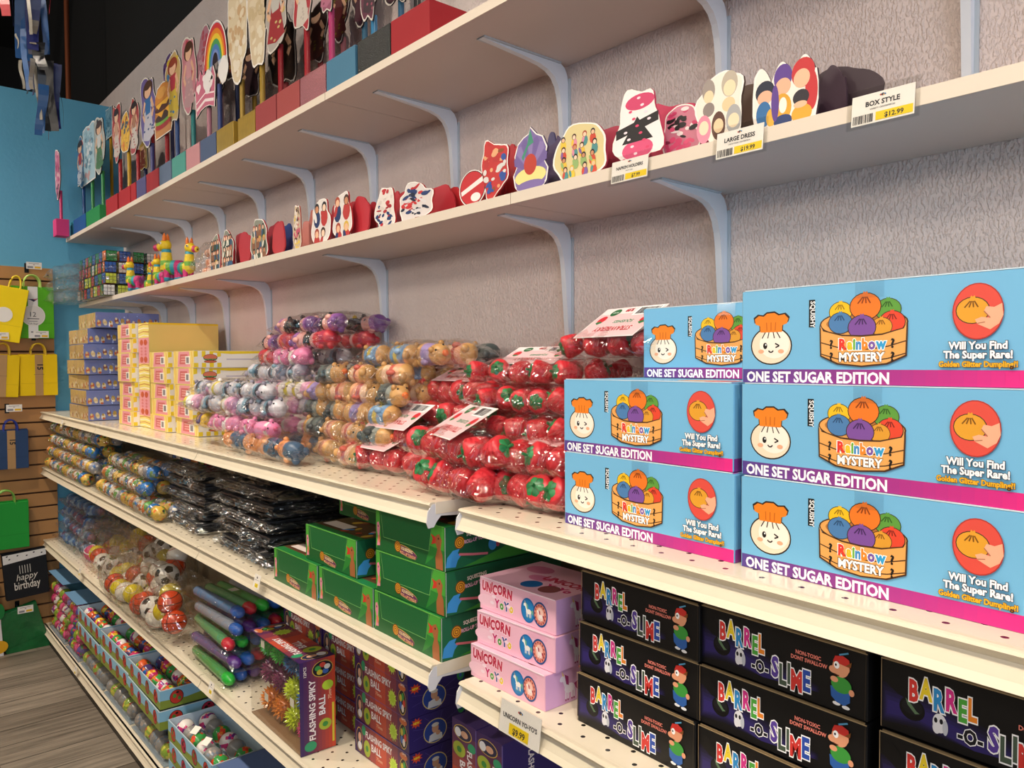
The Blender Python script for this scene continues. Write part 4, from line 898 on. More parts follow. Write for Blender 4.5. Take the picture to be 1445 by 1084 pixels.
SPB = {k: sport_ball(k) for k in ('soccer', 'basket', 'tennis', 'baseball', 'pink')}
for o in SPB.values(): COL.objects.unlink(o)
nmap = {'soccer': 'soccer_ball', 'basket': 'basketball', 'tennis': 'tennis_ball', 'baseball': 'baseball', 'pink': 'pink_ball'}
bags = [('sports ball bag sagging lowest over the shelf edge, basketballs at its corner', [(199, 872, 'basket'), (205, 850, 'basket'), (232, 862, 'tennis'), (178, 862, 'baseball'), (163, 854, 'basket'), (222, 874, 'baseball'), (246, 878, 'basket'), (188, 838, 'tennis'), (170, 846, 'tennis'), (215, 858, 'soccer'), (240, 850, 'basket')]),
        ('sports ball bag with the large soccer ball, on the middle of the pile', [(203, 824, 'soccer'), (152, 832, 'soccer'), (168, 833, 'tennis'), (181, 838, 'baseball'), (131, 822, 'pink'), (137, 806, 'tennis'), (141, 818, 'basket'), (192, 812, 'basket'), (180, 806, 'tennis'), (226, 806, 'baseball'), (213, 800, 'baseball'), (228, 826, 'baseball'), (172, 814, 'basket'), (160, 818, 'soccer'), (216, 840, 'baseball'), (240, 838, 'tennis'), (222, 816, 'basket'), (146, 846, 'baseball'), (236, 812, 'soccer')]),
        ('sports ball bag at the back of the pile, yellow and basket balls on top', [(141, 771, 'basket'), (156, 782, 'basket'), (164, 793, 'baseball'), (166, 765, 'tennis'), (181, 772, 'tennis'), (196, 757, 'tennis'), (208, 768, 'basket'), (191, 786, 'soccer'), (217, 780, 'soccer'), (207, 792, 'basket'), (234, 788, 'tennis'), (134, 782, 'pink'), (246, 800, 'basket'), (176, 795, 'baseball'), (230, 772, 'soccer'), (250, 784, 'baseball')])]
for bi, (lb, L) in enumerate(bags):
    pts = []
    for px, py, k in L:
        Y = .825+.05*bi+max(0, (830-py))*.0009
        p = at_y(px, py, Y); rr = {'soccer': .043, 'basket': .040, 'tennis': .037, 'baseball': .039, 'pink': .037}[k]; p.z = max(p.z, .558+rr); pts.append((p, rr, k))
    x0 = min(p.x-r for p, r, k in pts)-.02; x1 = max(p.x+r for p, r, k in pts)+.02; y0 = min(p.y-r for p, r, k in pts)-.01; y1 = max(p.y+r for p, r, k in pts)+.015; zA = min(p.z-r for p, r, k in pts)-.002; zB = max(p.z+r for p, r, k in pts)+.01
    root = empty('sports_ball_bag', ((x0+x1)/2, y0, zA)); tag(root, lb, 'toy pack', 'bags of sports balls')
    pillow(x1-x0, y1-y0, zB-zA, bi*9+3, .012, 34, 26, 4.5, 14).build('film', FILM, root)
    for p, rr, k in pts: inst(SPB[k], nmap[k], root, (p.x-(x0+x1)/2, p.y-y0, p.z-zA), (rnd.uniform(0, 6), rnd.uniform(0, 6), rnd.uniform(0, 6)), rr)
# stretch tubes
def stretch_tube(c, e):
    m = MB(); m.tube([(-.17, 0, 0), (-.165, 0, 0), (-.15, 0, 0), (.10, 0, 0), (.12, 0, 0)], [.004, .012, .0165, .0165, .014], c, 12); m.tube([(.118, 0, 0), (.13, 0, 0), (.155, 0, 0), (.165, 0, 0), (.172, 0, 0)], [.014, .018, .017, .012, .003], e, 10); return m.build('stretch_tube', GLOSS)
ST = [stretch_tube('#4f9a52', '#2fb83f'), stretch_tube('#8a8f9c', '#2f62b8'), stretch_tube('#6a5a86', '#5a2f8a'), stretch_tube('#55749a', '#2f62b8'), stretch_tube('#5a9a66', '#c82a3a')]
for o in ST: COL.objects.unlink(o)
tb = at_y(322, 935, .80)
for k in range(5):
    L = .41; root = pack('stretch_tube_pack', (tb.x-.235+(0, .01, -.01, .015, .0)[k], .80+.006*k, .5565+k*.0465), R((-2, 2, -3, 1, 3)[k]), L, .22, .045, 'film pack of stretch tubes %s' % ('lowest in its pile, purple and green', 'second up, blue ends showing', 'third up, red tail showing', 'fourth up, blue tails', 'on top of its pile, pale green')[k], 'toy pack', 'stretch tube packs', SHRINK, amp=.004, p=6)
    for i in range(5): inst(ST[(i+k*2) % 5], 'stretch_tube', root, (rnd.uniform(-.008, .012), .035+i*.04, .022), (rnd.uniform(0, 3), 0, 0))
    MB().box((-.02, .075, .046), (.012, .1, .0465), '#d8d2c4').build('sticker', CARD, root)
# spiky balls
def spiky_ball(c, c2):
    m = MB(); m.ball((0, 0, 0), .030, c, 14, 9); n = 110
    for i in range(n):
        z = 1-2*(i+.5)/n; a = i*2.39996; d = Vector((math.sqrt(1-z*z)*math.cos(a), math.sqrt(1-z*z)*math.sin(a), z)); u = d.orthogonal().normalized()*.0042; v = d.cross(u.normalized())*.0042
        m.add([d*.029+u, d*.029-u*.5+v*.87, d*.029-u*.5-v*.87, d*.0415], [(0, 1, 3), (1, 2, 3), (2, 0, 3)], c2)
    return m.build('spiky_ball', GLOSS)
SPK = [spiky_ball(a, b) for a, b in (('#2f9a3a', '#4fc04a'), ('#1f4a78', '#2f6aa0'), ('#5f2446', '#7a3058'), ('#a8b81e', '#c8d83a'), ('#b8621e', '#d8822e'), ('#c8306a', '#e0508a'))]
for o in SPK: COL.objects.unlink(o)
def side_print(f, A):
    for i in range(10):
        t = i/9; c = [(a+(b-a)*t)/255 for a, b in zip((60, 34, 96), (206, 72, 44))]; c = tuple(q/12.92 if q <= .04045 else ((q+.055)/1.055)**2.4 for q in c)
        f.lay -= f.step; f.rect(.0, .1*i, A, .1*(i+1), c) if 0 else f.rect(0, 1-.1*(i+1), A, 1-.1*i, c)
    f.lay += f.step
    f.text('FLASHING SPIKY', .35, .58, .24, '#f3e9ea', .03, sx=.9, out=('#4a1a3a', .02)); f.text('BALL', .95, .3, .25, '#f3e9ea', .03, sx=.95, out=('#4a1a3a', .02)); f.text('75mm', 1.32, .12, .13, '#e8b898', .02); f.text('12PCS', A-.4, .82, .11, '#e8e0d8', .02)
    f.ell(A-.28, .36, .22, .3, '#c8a84a'); f.ell(A-.28, .36, .2, .28, '#141020')
    for i, c in enumerate(('#d84a3a', '#3f9a4a', '#c8b83a', '#3f6ab8', '#e8e2d8')): f.ell(A-.28+.1*math.cos(i*1.26), .36+.14*math.sin(i*1.26), .07, .09, c, n=10)
    f.ell(A-.75, .22, .13, .16, '#b8d83a', n=16); f.ell(.68, .3, .15, .18, '#a8b83a'); f.ell(.68, .3, .07, .08, '#3f8f3f'); f.ell(.2, .72, .13, .17, '#2f9a6a'); f.rect(.15, .04, 1.2, .1, '#d8c83a')
dx, dy, dz, dw, dd, dh = -2.02, .812, .5565, .312, .092, .226
root = empty('spiky_ball_display', (dx, dy, dz), R(-1.2)); tag(root, 'clear fronted display box of spiky balls standing at the shelf edge', 'toy box')
MB().box((0, 0, 0), (dw-.001, .0012, dh), '#fff').build('window', PVC, root)
m = MB().box((dw-.002, 0, 0), (dw, dd, dh), '#3a2a5c'); side_print(Face(m, (dw, dd, 0), (0, 0, 1), (0, -1, 0), dd), dh/dd); m.build('printed_side', CARD, root)
m = MB().box((0, 0, dh-.002), (dw, dd, dh), '#3a2a5c'); spiky_print(Face(m, (dw, dd, dh), (-1, 0, 0), (0, -1, 0), dd), dw/dd); m.build('printed_top', CARD, root)
MB().box((0, dd-.002, 0), (dw, dd, dh-.002), '#4a3a3a').build('back_card', CARD, root); MB().box((0, .0015, 0), (dw-.002, dd-.002, .002), '#8a6a4c').build('base_card', CARD, root); MB().box((0, .0015, .002), (.002, dd-.002, dh-.002), '#c8c8cc').build('end_card', PVC, root)
for i, k in enumerate((0, 0, 1, 1, 2, 2, 3, 1, 4, 4, 3, 5)): inst(SPK[k], 'spiky_ball', root, (.04+(i % 4)*.0765+(.01 if i > 7 else 0)*0, .046, .188-(i//4)*.073), (rnd.uniform(0, 6), rnd.uniform(0, 6), 0), .88)
for i, (x, z) in enumerate(((.06, .195), (.08, .06), (.24, .1))): MB().box((x, .006, z), (x+.022, .0068, z+.02), '#e8e2d0').build('paper_tag', CARD, root, None)
# loose spiky balls on the right lower shelf
for i, (px, py, k, t) in enumerate(((738, 1052, 1, 'dark blue spiky ball under the price tagged shelf edge'), (790, 1052, 3, 'yellow green spiky ball beside the dark blue one'), (845, 1090, 5, 'pink spiky ball low under the yo-yo shelf'))):
    p = at_y(px, py, .92); o = inst(SPK[k], 'spiky_ball', None, (p.x, p.y, .557+.05), (.4, .2, i), 1.2); tag(o, t, 'ball', 'loose spiky balls')
    b = MB().box((-.045, -.045, 0), (.045, .045, .011), '#8a2a5a'); bb = b.build('card_cup', CARD, o, (0, 0, -.0415)); bb.scale = (1/1.2,)*3; bb.rotation_euler = (0, 0, 0)
    o.rotation_euler = (0, 0, i)
# lowest level: clear boxes, printed trays, balls
def tray_art(m, w, d, h):
    for f, A in ((front(m, w, h), w/h), (rside(m, w, d, h), d/h)):
        f.rect(.0, .0, A, 1, '#8fc4e0'); f.poly([(0, 0), (A, 0), (A, .38), (A*.7, .48), (A*.4, .36), (0, .46)], '#8a9a3a'); n = max(2, int(A/1.5))
        for i in range(n):
            x = A*(i+.5)/n; c = ('#c8362a', '#c02a4a', '#a83028')[i % 3]; f.ell(x, .5, .36, .38, '#2a1412'); f.ell(x, .5, .33, .35, c, n=16); f.ell(x-.1, .56, .1, .12, '#2a1412' if i % 2 else '#4f8a3a', n=8); f.ell(x+.14, .4, .09, .1, '#2a1412' if i % 2 else '#4f8a3a', n=8); f.ell(x+.05, .72, .08, .06, '#2a1412', n=8)
        f.line([(0, .985), (A, .985)], .03, '#d8e4e8')
def tray_mesh(w, d, h):
    m = MB(); t = .003
    for lo, hi in (((0, 0, 0), (w, t, h)), ((0, d-t, 0), (w, d, h)), ((0, t, 0), (t, d-t, h)), ((w-t, t, 0), (w, d-t, h)), ((t, t, 0), (w-t, d-t, t))): m.box(lo, hi, '#bcd0dc')
    tray_art(m, w, d, h); return m
RB = [patch_ball(31, '#ece4dc', ['#d8407a', '#7a3a8a'], .03, .05), patch_ball(32, '#c8306a', ['#e8c83a', '#e07a2e'], .03), patch_ball(33, '#d85a2a', ['#3f9a4a', '#e8d24a'], .03), patch_ball(34, '#3f9a4a', ['#d8402a', '#e07a2e'], .03), patch_ball(35, '#4a3a6a', ['#d86a2a', '#2f6ab8'], .03)]
for o in RB: COL.objects.unlink(o)
TW, TD, TH = .40, .22, .066
TMe = tray_mesh(TW, TD, TH).build('ball_tray', CARD); first = True
def clear_box(x, y, z, w, d, h, label, kinds, seed, grp='clear toy boxes on the lowest shelf'):
    q = random.Random(seed); root = empty('clear_toy_box', (x, y, z)); tag(root, label, 'toy box', grp)
    m = MB(); m.box((0, 0, 0), (w, .001, h), '#fff').box((w-.001, 0, 0), (w, d, h), '#fff').box((0, 0, 0), (.001, d, h), '#fff').build('clear_case', PVC, root)
    MB().box((.002, .002, h-.002), (w-.002, d, h), q.choice(['#6f9ac0', '#5a6f9a'])).box((.002, d-.003, 0), (w-.002, d, h), '#8a9aa8').box((.002, .002, .0), (w-.002, d, .002), '#8a9aa8').build('card_insert', CARD, root)
    n = int((w-.02)/.062); r_ = int((h-.01)/.062)
    for j in range(r_):
        for i in range(n): inst(kinds[(i*2+j+seed) % len(kinds)], 'toy_ball', root, (.012+(w-.024)*(i+.5)/n, .034, .034+j*.062), (q.uniform(0, 6), q.uniform(0, 6), 0))
    return root
BR = patch_ball(41, '#c8306a', ['#e05a8a'], .03); GRN = patch_ball(42, '#8fae3a', ['#d8d24a', '#c8503a'], .03); PUR = patch_ball(43, '#5a4a9a', ['#c83a5a', '#3f9a4a'], .03); GRY = patch_ball(44, '#8f8c88', ['#a89a90', '#7a8a98'], .03)
for o in (BR, GRN, PUR, GRY): COL.objects.unlink(o)
BZ = .1015
clear_box(-4.70, .80, BZ, .36, .20, .30, 'tall clear box of bright toys at the slat panel end', [BR, GRN, RB[0]], 1); clear_box(-4.31, .80, BZ, .27, .20, .27, 'tall clear box of pink and green toys next to the ball trays', [BR, GRN, PUR], 2)
tx = [-4.02, -3.60, -3.18]; k = 0
for i, x in enumerate(tx):
    clear_box(x, .805, BZ, .40, .2, .13, 'clear box of grey toned toys under the printed ball trays, %s' % ('far one', 'middle one', 'near one')[i], [GRY, GRY, GRN], 5+i)
    for j in range(2):
        o = TMe if k == 0 else copy_tree(TMe); k += 1
        put(o, (x+(.0, .012)[j]*-1, .80+.004*j, BZ+.132+j*(TH+.001)), R(rnd.uniform(-.8, .8))); tag(o, '%s printed ball tray of the %s pair' % (('lower', 'upper')[j], ('far', 'middle', 'near')[i]), 'tray', 'printed ball trays')
        if j:
            for a in range(12): tag(inst(RB[(a*2+i) % 5], 'toy_ball', None, (x+.035+(a % 6)*.063, .845+(a//6)*.075, BZ+.132+TH+.001+.034), (rnd.uniform(0, 6), rnd.uniform(0, 6), 0)), 'small patterned rubber ball in the %s open tray' % ('far', 'middle', 'near')[i], 'ball', 'loose balls in the %s tray' % ('far', 'middle', 'near')[i])
for j in range(3):
    o = copy_tree(TMe); put(o, (-2.70+(.0, .01, .0)[j], .80, BZ+j*(TH+.001)), R((1, -1, .5)[j])); tag(o, 'printed ball tray %s of the stack below the clear spiky ball box' % ('at the base', 'in the middle', 'on top')[j], 'tray', 'printed ball trays')
for a in range(12): tag(inst([RB[0], GRY, RB[3]][a % 3], 'toy_ball', None, (-2.665+(a % 6)*.063, .845+(a//6)*.075, BZ+2*TH+.002+.034), (rnd.uniform(0, 6), rnd.uniform(0, 6), 0)), 'small pale patterned ball in the tray below the clear spiky ball box', 'ball', 'loose balls in the tray under the spiky balls')
for i in range(2): tag(MB().box((-.014, 0, -.014), (.014, .0006, .014), '#efe9dc').build('paper_tag', CARD, None, (-2.55+i*.1, .84, BZ+3*TH+.008), (R(-60), 0, .4)), 'white paper tag on the pale balls, %s' % ('nearer the dark tray corner', 'nearer the printed end')[i], 'tag', 'paper tags on balls')
clear_box(-2.26, .80, BZ, .36, .2, .22, 'clear box of toys low under the spiky ball cartons', [PUR, RB[2], GRY], 11); clear_box(-1.86, .80, BZ, .36, .2, .22, 'clear box of toys at the low end of the long shelving', [RB[1], GRY, PUR], 12)
# ================================================================ centrepieces on the upper shelf
def outline(kind, seed=0, n=40):
    """closed outline in the unit box (x 0..1, y 0..1)"""
    q = random.Random(seed); ph = [q.uniform(0, 6.28) for _ in range(6)]; P_ = []
    if kind == 'rect': return [(0, 0), (1, 0), (1, .97), (.8, 1), (.55, .97), (.3, 1), (0, .97)]
    if kind == 'crown': return [(.06, 0), (.3, .1), (.5, .12), (.7, .1), (.94, 0), (1, .62), (.9, .85), (.8, .72), (.72, .95), (.62, .8), (.5, 1), (.38, .8), (.28, .95), (.2, .72), (.1, .85), (0, .62)]
    if kind == 'rainbow': return [(math.cos(R(a))*.5+.5, math.sin(R(a))*.62+.38) for a in range(0, 181, 12)]+[(-.03, .2), (.0, .05), (.12, 0), (.26, .02), (.33, .14), (.33, .3), (.36, .42), (.5, .5), (.62, .42), (.66, .3), (.68, .1), (.78, 0), (.92, .02), (1.0, .1), (1.03, .24)]
    if kind == 'burger': return [(.06, 0), (.94, .0), (1, .1), (1.0, .55), (.96, .78), (.8, .95), (.5, 1), (.2, .95), (.04, .78), (0, .55), (.0, .1)]
    if kind == 'shell': return [(.2, 0), (.35, .04), (.5, .0), (.65, .04), (.8, 0), (.95, .12), (1, .3), (.9, .42), (.97, .62), (.85, .8), (.68, .86), (.56, .95), (.5, 1), (.46, .9), (.3, .86), (.14, .78), (.04, .6), (.1, .42), (0, .3), (.05, .12)]
    if kind == 'disc': return [(.5+.5*math.cos(6.283*i/n), .5+.5*math.sin(6.283*i/n)) for i in range(n)]
    if kind == 'lobes':
        for i in range(n+1):
            x = i/n; P_.append((1-x, .72+.28*abs(math.sin(math.pi*(1-x)*3+.35)) if 0 < i < n else .55))
        return [(.05, 0), (.95, 0), (1, .3)]+P_+[(0, .3)]
    w = {'tall': .16, 'wide': .1, 'figure': .22}[kind]
    for i in range(n):
        a = 6.283*i/n; r = 1+w*(math.sin(3*a+ph[0])*.5+math.sin(5*a+ph[1])*.4+math.sin(8*a+ph[2])*.22)
        P_.append((r*math.copysign(abs(math.cos(a))**.8, math.cos(a)), r*math.copysign(abs(math.sin(a))**.9, math.sin(a))))
    x0 = min(p[0] for p in P_); x1 = max(p[0] for p in P_); y0 = min(p[1] for p in P_); y1 = max(p[1] for p in P_)
    return [((x-x0)/(x1-x0), (y-y0)/(y1-y0)) for x, y in P_]
def inside(pt, pg):
    x, y = pt; c = False
    for i in range(len(pg)):
        (ax, ay), (bx, by) = pg[i-1], pg[i]
        if (ay > y) != (by > y) and x < (bx-ax)*(y-ay)/(by-ay)+ax: c = not c
    return c
def cutout_mesh(kind, w, h, base, cols, seed, border='#efeae2', side='#7a1f26', back=None, t=.004, decor=None, blobs=44):
    pg = outline(kind, seed); m = MB(); pts = [(x*w, y*h) for x, y in pg]
    m.extrude(pts, (0, t), border, 'y', side)
    if back: m.add([(x, t+.0003, y) for x, y in reversed(pts)], [list(range(len(pts)))], back)
    f = Face(m, (0, 0, 0), (1, 0, 0), (0, 0, 1), h, .0003); A = w/h
    inn = [((.5+(x-.5)*.93)*A, .5+(y-.5)*.955) for x, y in pg]
    f.poly(inn, base)
    if decor: decor(f, A)
    else:
        q = random.Random(seed+5); k = 0
        for _ in range(400):
            x, y = q.uniform(.05, .95), q.uniform(.04, .96); rx, ry = q.uniform(.05, .12), q.uniform(.02, .055)
            if all(inside((x+a*rx, y+b*ry), [((p-.5)*.93+.5, (s-.5)*.955+.5) for p, s in pg]) for a, b in ((1, 0), (-1, 0), (0, 1), (0, -1), (.7, .7), (-.7, .7), (.7, -.7), (-.7, -.7))):
                c = cols[min(len(cols)-1, int((1-y)*len(cols)*.999))] if q.random() < .62 else q.choice(cols)
                f.ell(x*A, y, rx*A, ry, c, q.uniform(-25, 25), 10); k += 1
                if k > blobs: break
    return m
def figure(cols, seed):
    def dec(f, A):
        q = random.Random(seed); c = cols; x = A*.5; hair = q.choice(['#2a1c18', '#4a2c1c', '#8a3a24', '#1c1a1e', c[0]])
        for _ in range(7): f.ell(A*q.uniform(.2, .8), q.uniform(.1, .9), A*q.uniform(.08, .16), q.uniform(.025, .05), q.choice(c), q.uniform(-40, 40), 10)
        f.ell(x, .80, A*.30, .12, hair, 0, 14); f.poly([(x-A*.12, .62), (x+A*.12, .62), (x+A*.22, .4), (x+A*.34, .14), (x, .09), (x-A*.34, .14), (x-A*.22, .4)], c[len(c)//2]); f.poly([(x-A*.2, .68), (x+A*.2, .68), (x+A*.13, .46), (x-A*.13, .46)], c[1 % len(c)])
        for sg in (-1, 1): f.line([(x+sg*A*.18, .65), (x+sg*A*.32, .5), (x+sg*A*.22, .4)], A*.1, '#dcae8c')
        f.ell(x, .77, A*.2, .09, '#e0b494', 0, 14); f.ell(x, .84, A*.22, .045, hair, 0, 12)
        for k in range(6): f.ell(x+A*q.uniform(-.24, .24), q.uniform(.12, .42), A*.05, .016, c[-1], 0, 8)
    return dec
def crowd(cols, n, seed):
    hairs = ['#2a1c18', '#a8442a', '#d8b040', '#4a2c1c', '#1c1a1e']
    def dec(f, A):
        q = random.Random(seed); rows = max(2, int(n**.5)); per = max(1, n//rows)
        for r in range(rows):
            for i in range(per):
                x = A*(.14+.72*(i+.5+q.uniform(-.2, .2))/per); y = .72-.6*r/max(1, rows-1)*.9; s = .9/rows
                w = min(A*.36/per*1.5, s*.34); f.ell(x, y-.30*s, w, .42*s, q.choice(cols), q.uniform(-12, 12), 10); f.ell(x-w*.5, y-.2*s, w*.4, .3*s, q.choice(cols), q.uniform(-30, 30), 8); f.ell(x, y+.22*s, w*.72, .25*s, q.choice(hairs), 0, 10); f.ell(x, y+.17*s, w*.5, .17*s, q.choice(['#e6b894', '#c88a62', '#f0cdb0']), 0, 10)
    return dec
def burger_decor(f, A):
    f.rect(A*.06, .02, A*.94, .14, '#c98a4a'); f.ell(A*.5, .22, A*.44, .08, '#a8302a'); f.ell(A*.5, .3, A*.45, .07, '#7aa83a'); f.ell(A*.5, .37, A*.46, .08, '#4a2a1c'); f.poly([(A*.06, .5), (A*.94, .52), (A*.8, .38), (A*.6, .48), (A*.4, .36), (A*.2, .46)], '#e8a82a'); f.ell(A*.5, .54, A*.45, .07, '#5a3020'); f.poly([(A*.1, .64), (A*.9, .66), (A*.7, .55), (A*.45, .6), (A*.25, .54)], '#f0b83a')
    f.ell(A*.5, .66, A*.46, .31, '#cf8636', 0, 24, 0, 180); f.ell(A*.42, .82, A*.26, .1, '#dca04e')
def rainbow_decor(f, A):
    for i, c in enumerate(('#c83a3a', '#e0862e', '#e8c83a', '#4f9a5a', '#4a7ab8', '#7a8ac0')): f.ell(A*.5, .38, A*.47*(1-.13*i), .58*(1-.13*i), c, 0, 26, 0, 180)
    f.ell(A*.5, .38, A*.12, .16, '#2a2026', 0, 16, 0, 180)
    for x, y in ((.16, .14), (.08, .22), (.26, .2), (.17, .26), (.82, .14), (.74, .22), (.92, .2), (.84, .28)): f.ell(A*x, y, A*.13, .12, '#e8e4e2')
def crown_decor(f, A):
    f.line([(A*.1, .16), (A*.5, .26), (A*.9, .16)], .06, '#f0e2e2'); f.line([(A*.08, .3), (A*.5, .4), (A*.92, .3)], .03, '#f0e2e2')
    for x, y in ((.2, .6), (.5, .72), (.8, .6)): f.ell(A*(x-.04), y, A*.07, .06, '#f3e6e6'); f.ell(A*(x+.04), y, A*.07, .06, '#f3e6e6'); f.poly([(A*(x-.1), y-.02), (A*x, y-.14), (A*(x+.1), y-.02)], '#f3e6e6')
CP = 'block centrepieces on the upper shelf'
blk = {}
def block(col, mat=PAPER, w=.146, d=.14, h=.084):
    k = (col, round(w, 3))
    if k not in blk: blk[k] = MB().box((0, 0, 0), (w, d, h), col, .0012).build('block_base', GLIT if mat is GLIT else mat); return blk[k]
    o = blk[k].copy(); COL.objects.link(o); return o
FB = [  # block px left, px right, colour, glitter, stick colour, board: kind, box px, palette..., label words
 (104, 121, '#1f5fa8', 0, '#1f5fa8', ('tall', (109, 192, 121, 268), '#4a86b8', ['#d8c050', '#c83a3a', '#e8e8f0', '#2f6ab8']), 'blue block centrepiece with a multicoloured cutout near the blue wall'),
 (122, 141, '#2f9a52', 0, '#2f9a52', ('rect', (119, 175, 136, 258), '#a8c4d0', ['#8fb0c0', '#d8dce0', '#6a8ca0', '#c09a9a']), 'green block centrepiece with a pale blue picture board'),
 (150, 166, '#c22a30', 0, '#2f9a52', ('tall', (134, 163, 150, 247), '#c8cac4', ['#2a2a2c', '#e8e8e6', '#5f8a5a', '#8a8a88']), 'red block centrepiece with a black and white cutout'),
 (168, 184, '#c22a30', 0, '#c22a30', ('figure', (160, 146, 173, 231), '#c8443f', ['#3a2420', '#e0b090', '#e8d8cc', '#c23a3a']), 'red block centrepiece with a narrow red and cream cutout'),
 (185, 192, '#c22a30', 0, '#e0b020', ('wide', (172, 158, 186, 216), '#d8a83a', ['#8a2f2a', '#4a5a6a', '#e8b83a', '#d8702a']), 'sliver of a red block with a yellow and red cutout'),
 (193, 206, '#5f5a8c', 0, '#b8242c', ('figure', (184, 136, 199, 218), '#c24a48', ['#2f201c', '#c08a68', '#e8dcd2', '#b8342f']), 'dusty purple block centrepiece with a red dotted cutout'),
 (207, 224, '#c2353a', 0, '#4a4a86', ('figure', (200, 105, 223, 209), '#7a6aae', ['#7a5fa0', '#3f78b8', '#d8d4e0', '#3a5f9a']), 'red block centrepiece with a purple and blue cutout'),
 (225, 242, '#6a7a96', 0, '#b8242c', ('burger', (220, 115, 245, 192), '#b87838', burger_decor), 'grey blue block centrepiece with a cheeseburger board'),
 (243, 262, '#5aa89c', 0, '#3f5f9a', ('tall', (235, 73, 258, 174), '#d8b878', ['#3a2420', '#c83a4a', '#e8c840', '#3f86c0']), 'teal block centrepiece with a yellow and blue cutout'),
 (263, 282, '#d89aa0', 0, '#2f8a8a', ('tall', (258, 49, 280, 163), '#d88a98', ['#c8485a', '#e6a8b0', '#c8a0a4', '#e0b8b8']), 'pale pink block centrepiece with a tall pink cutout'),
 (283, 305, '#5a6a8c', 0, '#c88a98', ('crown', (277, 90, 307, 160), '#c46a82', crown_decor), 'slate blue block centrepiece with a pink crown board'),
 (306, 330, '#c8a23c', 0, '#3f4f8a', ('rainbow', (290, 29, 323, 127), '#b8c0d0', rainbow_decor), 'gold block centrepiece with a rainbow and clouds board'),
 (336, 360, '#c8a23c', 0, '#b8963a', ('tall', (323, -30, 352, 121), '#d8c8a8', ['#e2d4b8', '#c8a880', '#e6dcc8']), 'gold block centrepiece with a cream board on a gold stick'),
 (361, 390, '#a8484a', 0, '#b8963a', ('tall', (351, -40, 381, 97), '#d2c0a0', ['#dccdb0', '#c8b48e', '#e2d8c0']), 'dusty red block centrepiece with a pale fluffy board'),
 (391, 423, '#b0504e', 0, '#a01f2c', ('figure', (374, -50, 410, 72), '#c8c0b8', ['#3a3a3c', '#d8d4cc', '#b0343a', '#d8c070', '#e0cf88']), 'dusty red block centrepiece with a grey, red and pale yellow cutout'),
 (424, 460, '#d88a92', 1, '#b02a34', ('figure', (416, -70, 442, 49), '#c03a44', ['#c03a44', '#e8ddd0', '#d0c4b8']), 'sparkly pink block centrepiece with a red and white cutout'),
 (461, 502, '#4f86a6', 0, '#c8407a', ('figure', (451, -90, 476, 21), '#a85a78', ['#a84a6a', '#c87a96', '#8a3f5a']), 'steel blue block centrepiece with a dark pink cutout'),
 (505, 551, '#4a4a48', 1, '#3f8ab8', ('figure', (511, -110, 536, 33), '#6a2a44', ['#8a2f50', '#3a1f2c', '#b0506a']), 'sparkly silver and black block centrepiece with a wine red cutout'),
 (552, 607, '#b0222c', 0, '#2a2a2c', ('figure', (560, -140, 610, -20), '#6a2a44', ['#8a2f50', '#3a1f2c']), 'large red block centrepiece nearest the camera')]
def centrepiece(px0, px1, col, gl, stick, board_, label, y, zt, grp=CP, bw=None, hgt=.084):
    yl = lambda px: 396-.5486*px+4.0*0
    x0, x1 = at_y(px0, 342+(px0-98)*-.5525*1.0, y).x, at_y(px1, 342+(px1-98)*-.5525, y).x
    w = x1-x0-.002; dk = lambda c: tuple(q*.72 for q in lin(c)); col = dk(col); stick = dk(stick)  # dimmer upper-shelf light put into block, stick and figure board colours
    root = empty('block_centrepiece', (x0, y, zt)); tag(root, label, 'centrepiece', grp)
    m = MB().box((0, 0, 0), (w, .135, hgt), col, .0012)
    if gl: m.build('block', GLIT, root)
    elif 'gold' in label: m.build('block', coat_gold, root)
    else: m.build('block', PAPER, root)
    k, bx = board_[0], board_[1]; Y = y+.07
    bx0, bx1, bz0, bz1 = span(*bx, Y); 
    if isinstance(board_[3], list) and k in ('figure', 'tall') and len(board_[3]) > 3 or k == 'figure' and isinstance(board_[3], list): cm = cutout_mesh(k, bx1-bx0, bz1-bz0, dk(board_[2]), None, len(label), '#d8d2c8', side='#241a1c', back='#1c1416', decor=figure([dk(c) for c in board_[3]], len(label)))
    elif isinstance(board_[3], list): cm = cutout_mesh(k, bx1-bx0, bz1-bz0, board_[2], board_[3], len(label), side='#241a1c', back='#1c1416')
    else: cm = cutout_mesh(k, bx1-bx0, bz1-bz0, board_[2], None, 1, side='#241a1c', back='#1c1416', decor=board_[3])
    sxm = min(max((bx0+bx1)/2-x0, .012), w-.012)
    MB().tube([(0, 0, 0), (0, 0, max(.05, bz0-zt-hgt+.05))], .0085, stick, 10).build('stick', GLOSS if 'gold' not in label else coat_gold, root, (sxm if abs((bx0+bx1)/2-x0-sxm) < .02 else (bx0+bx1)/2-x0, .078, hgt-.03))
    cm.build('picture_board', CARD, root, (bx0-x0, .064, bz0-zt))
    return root
coat_gold = coat_mat('gold_foil_card', .38, .6, .15, 60, .15, 40, metal=.35)
for a in FB: centrepiece(*a, y=.938 if a[0] != 336 else .945, zt=TOP_Z+.0004)
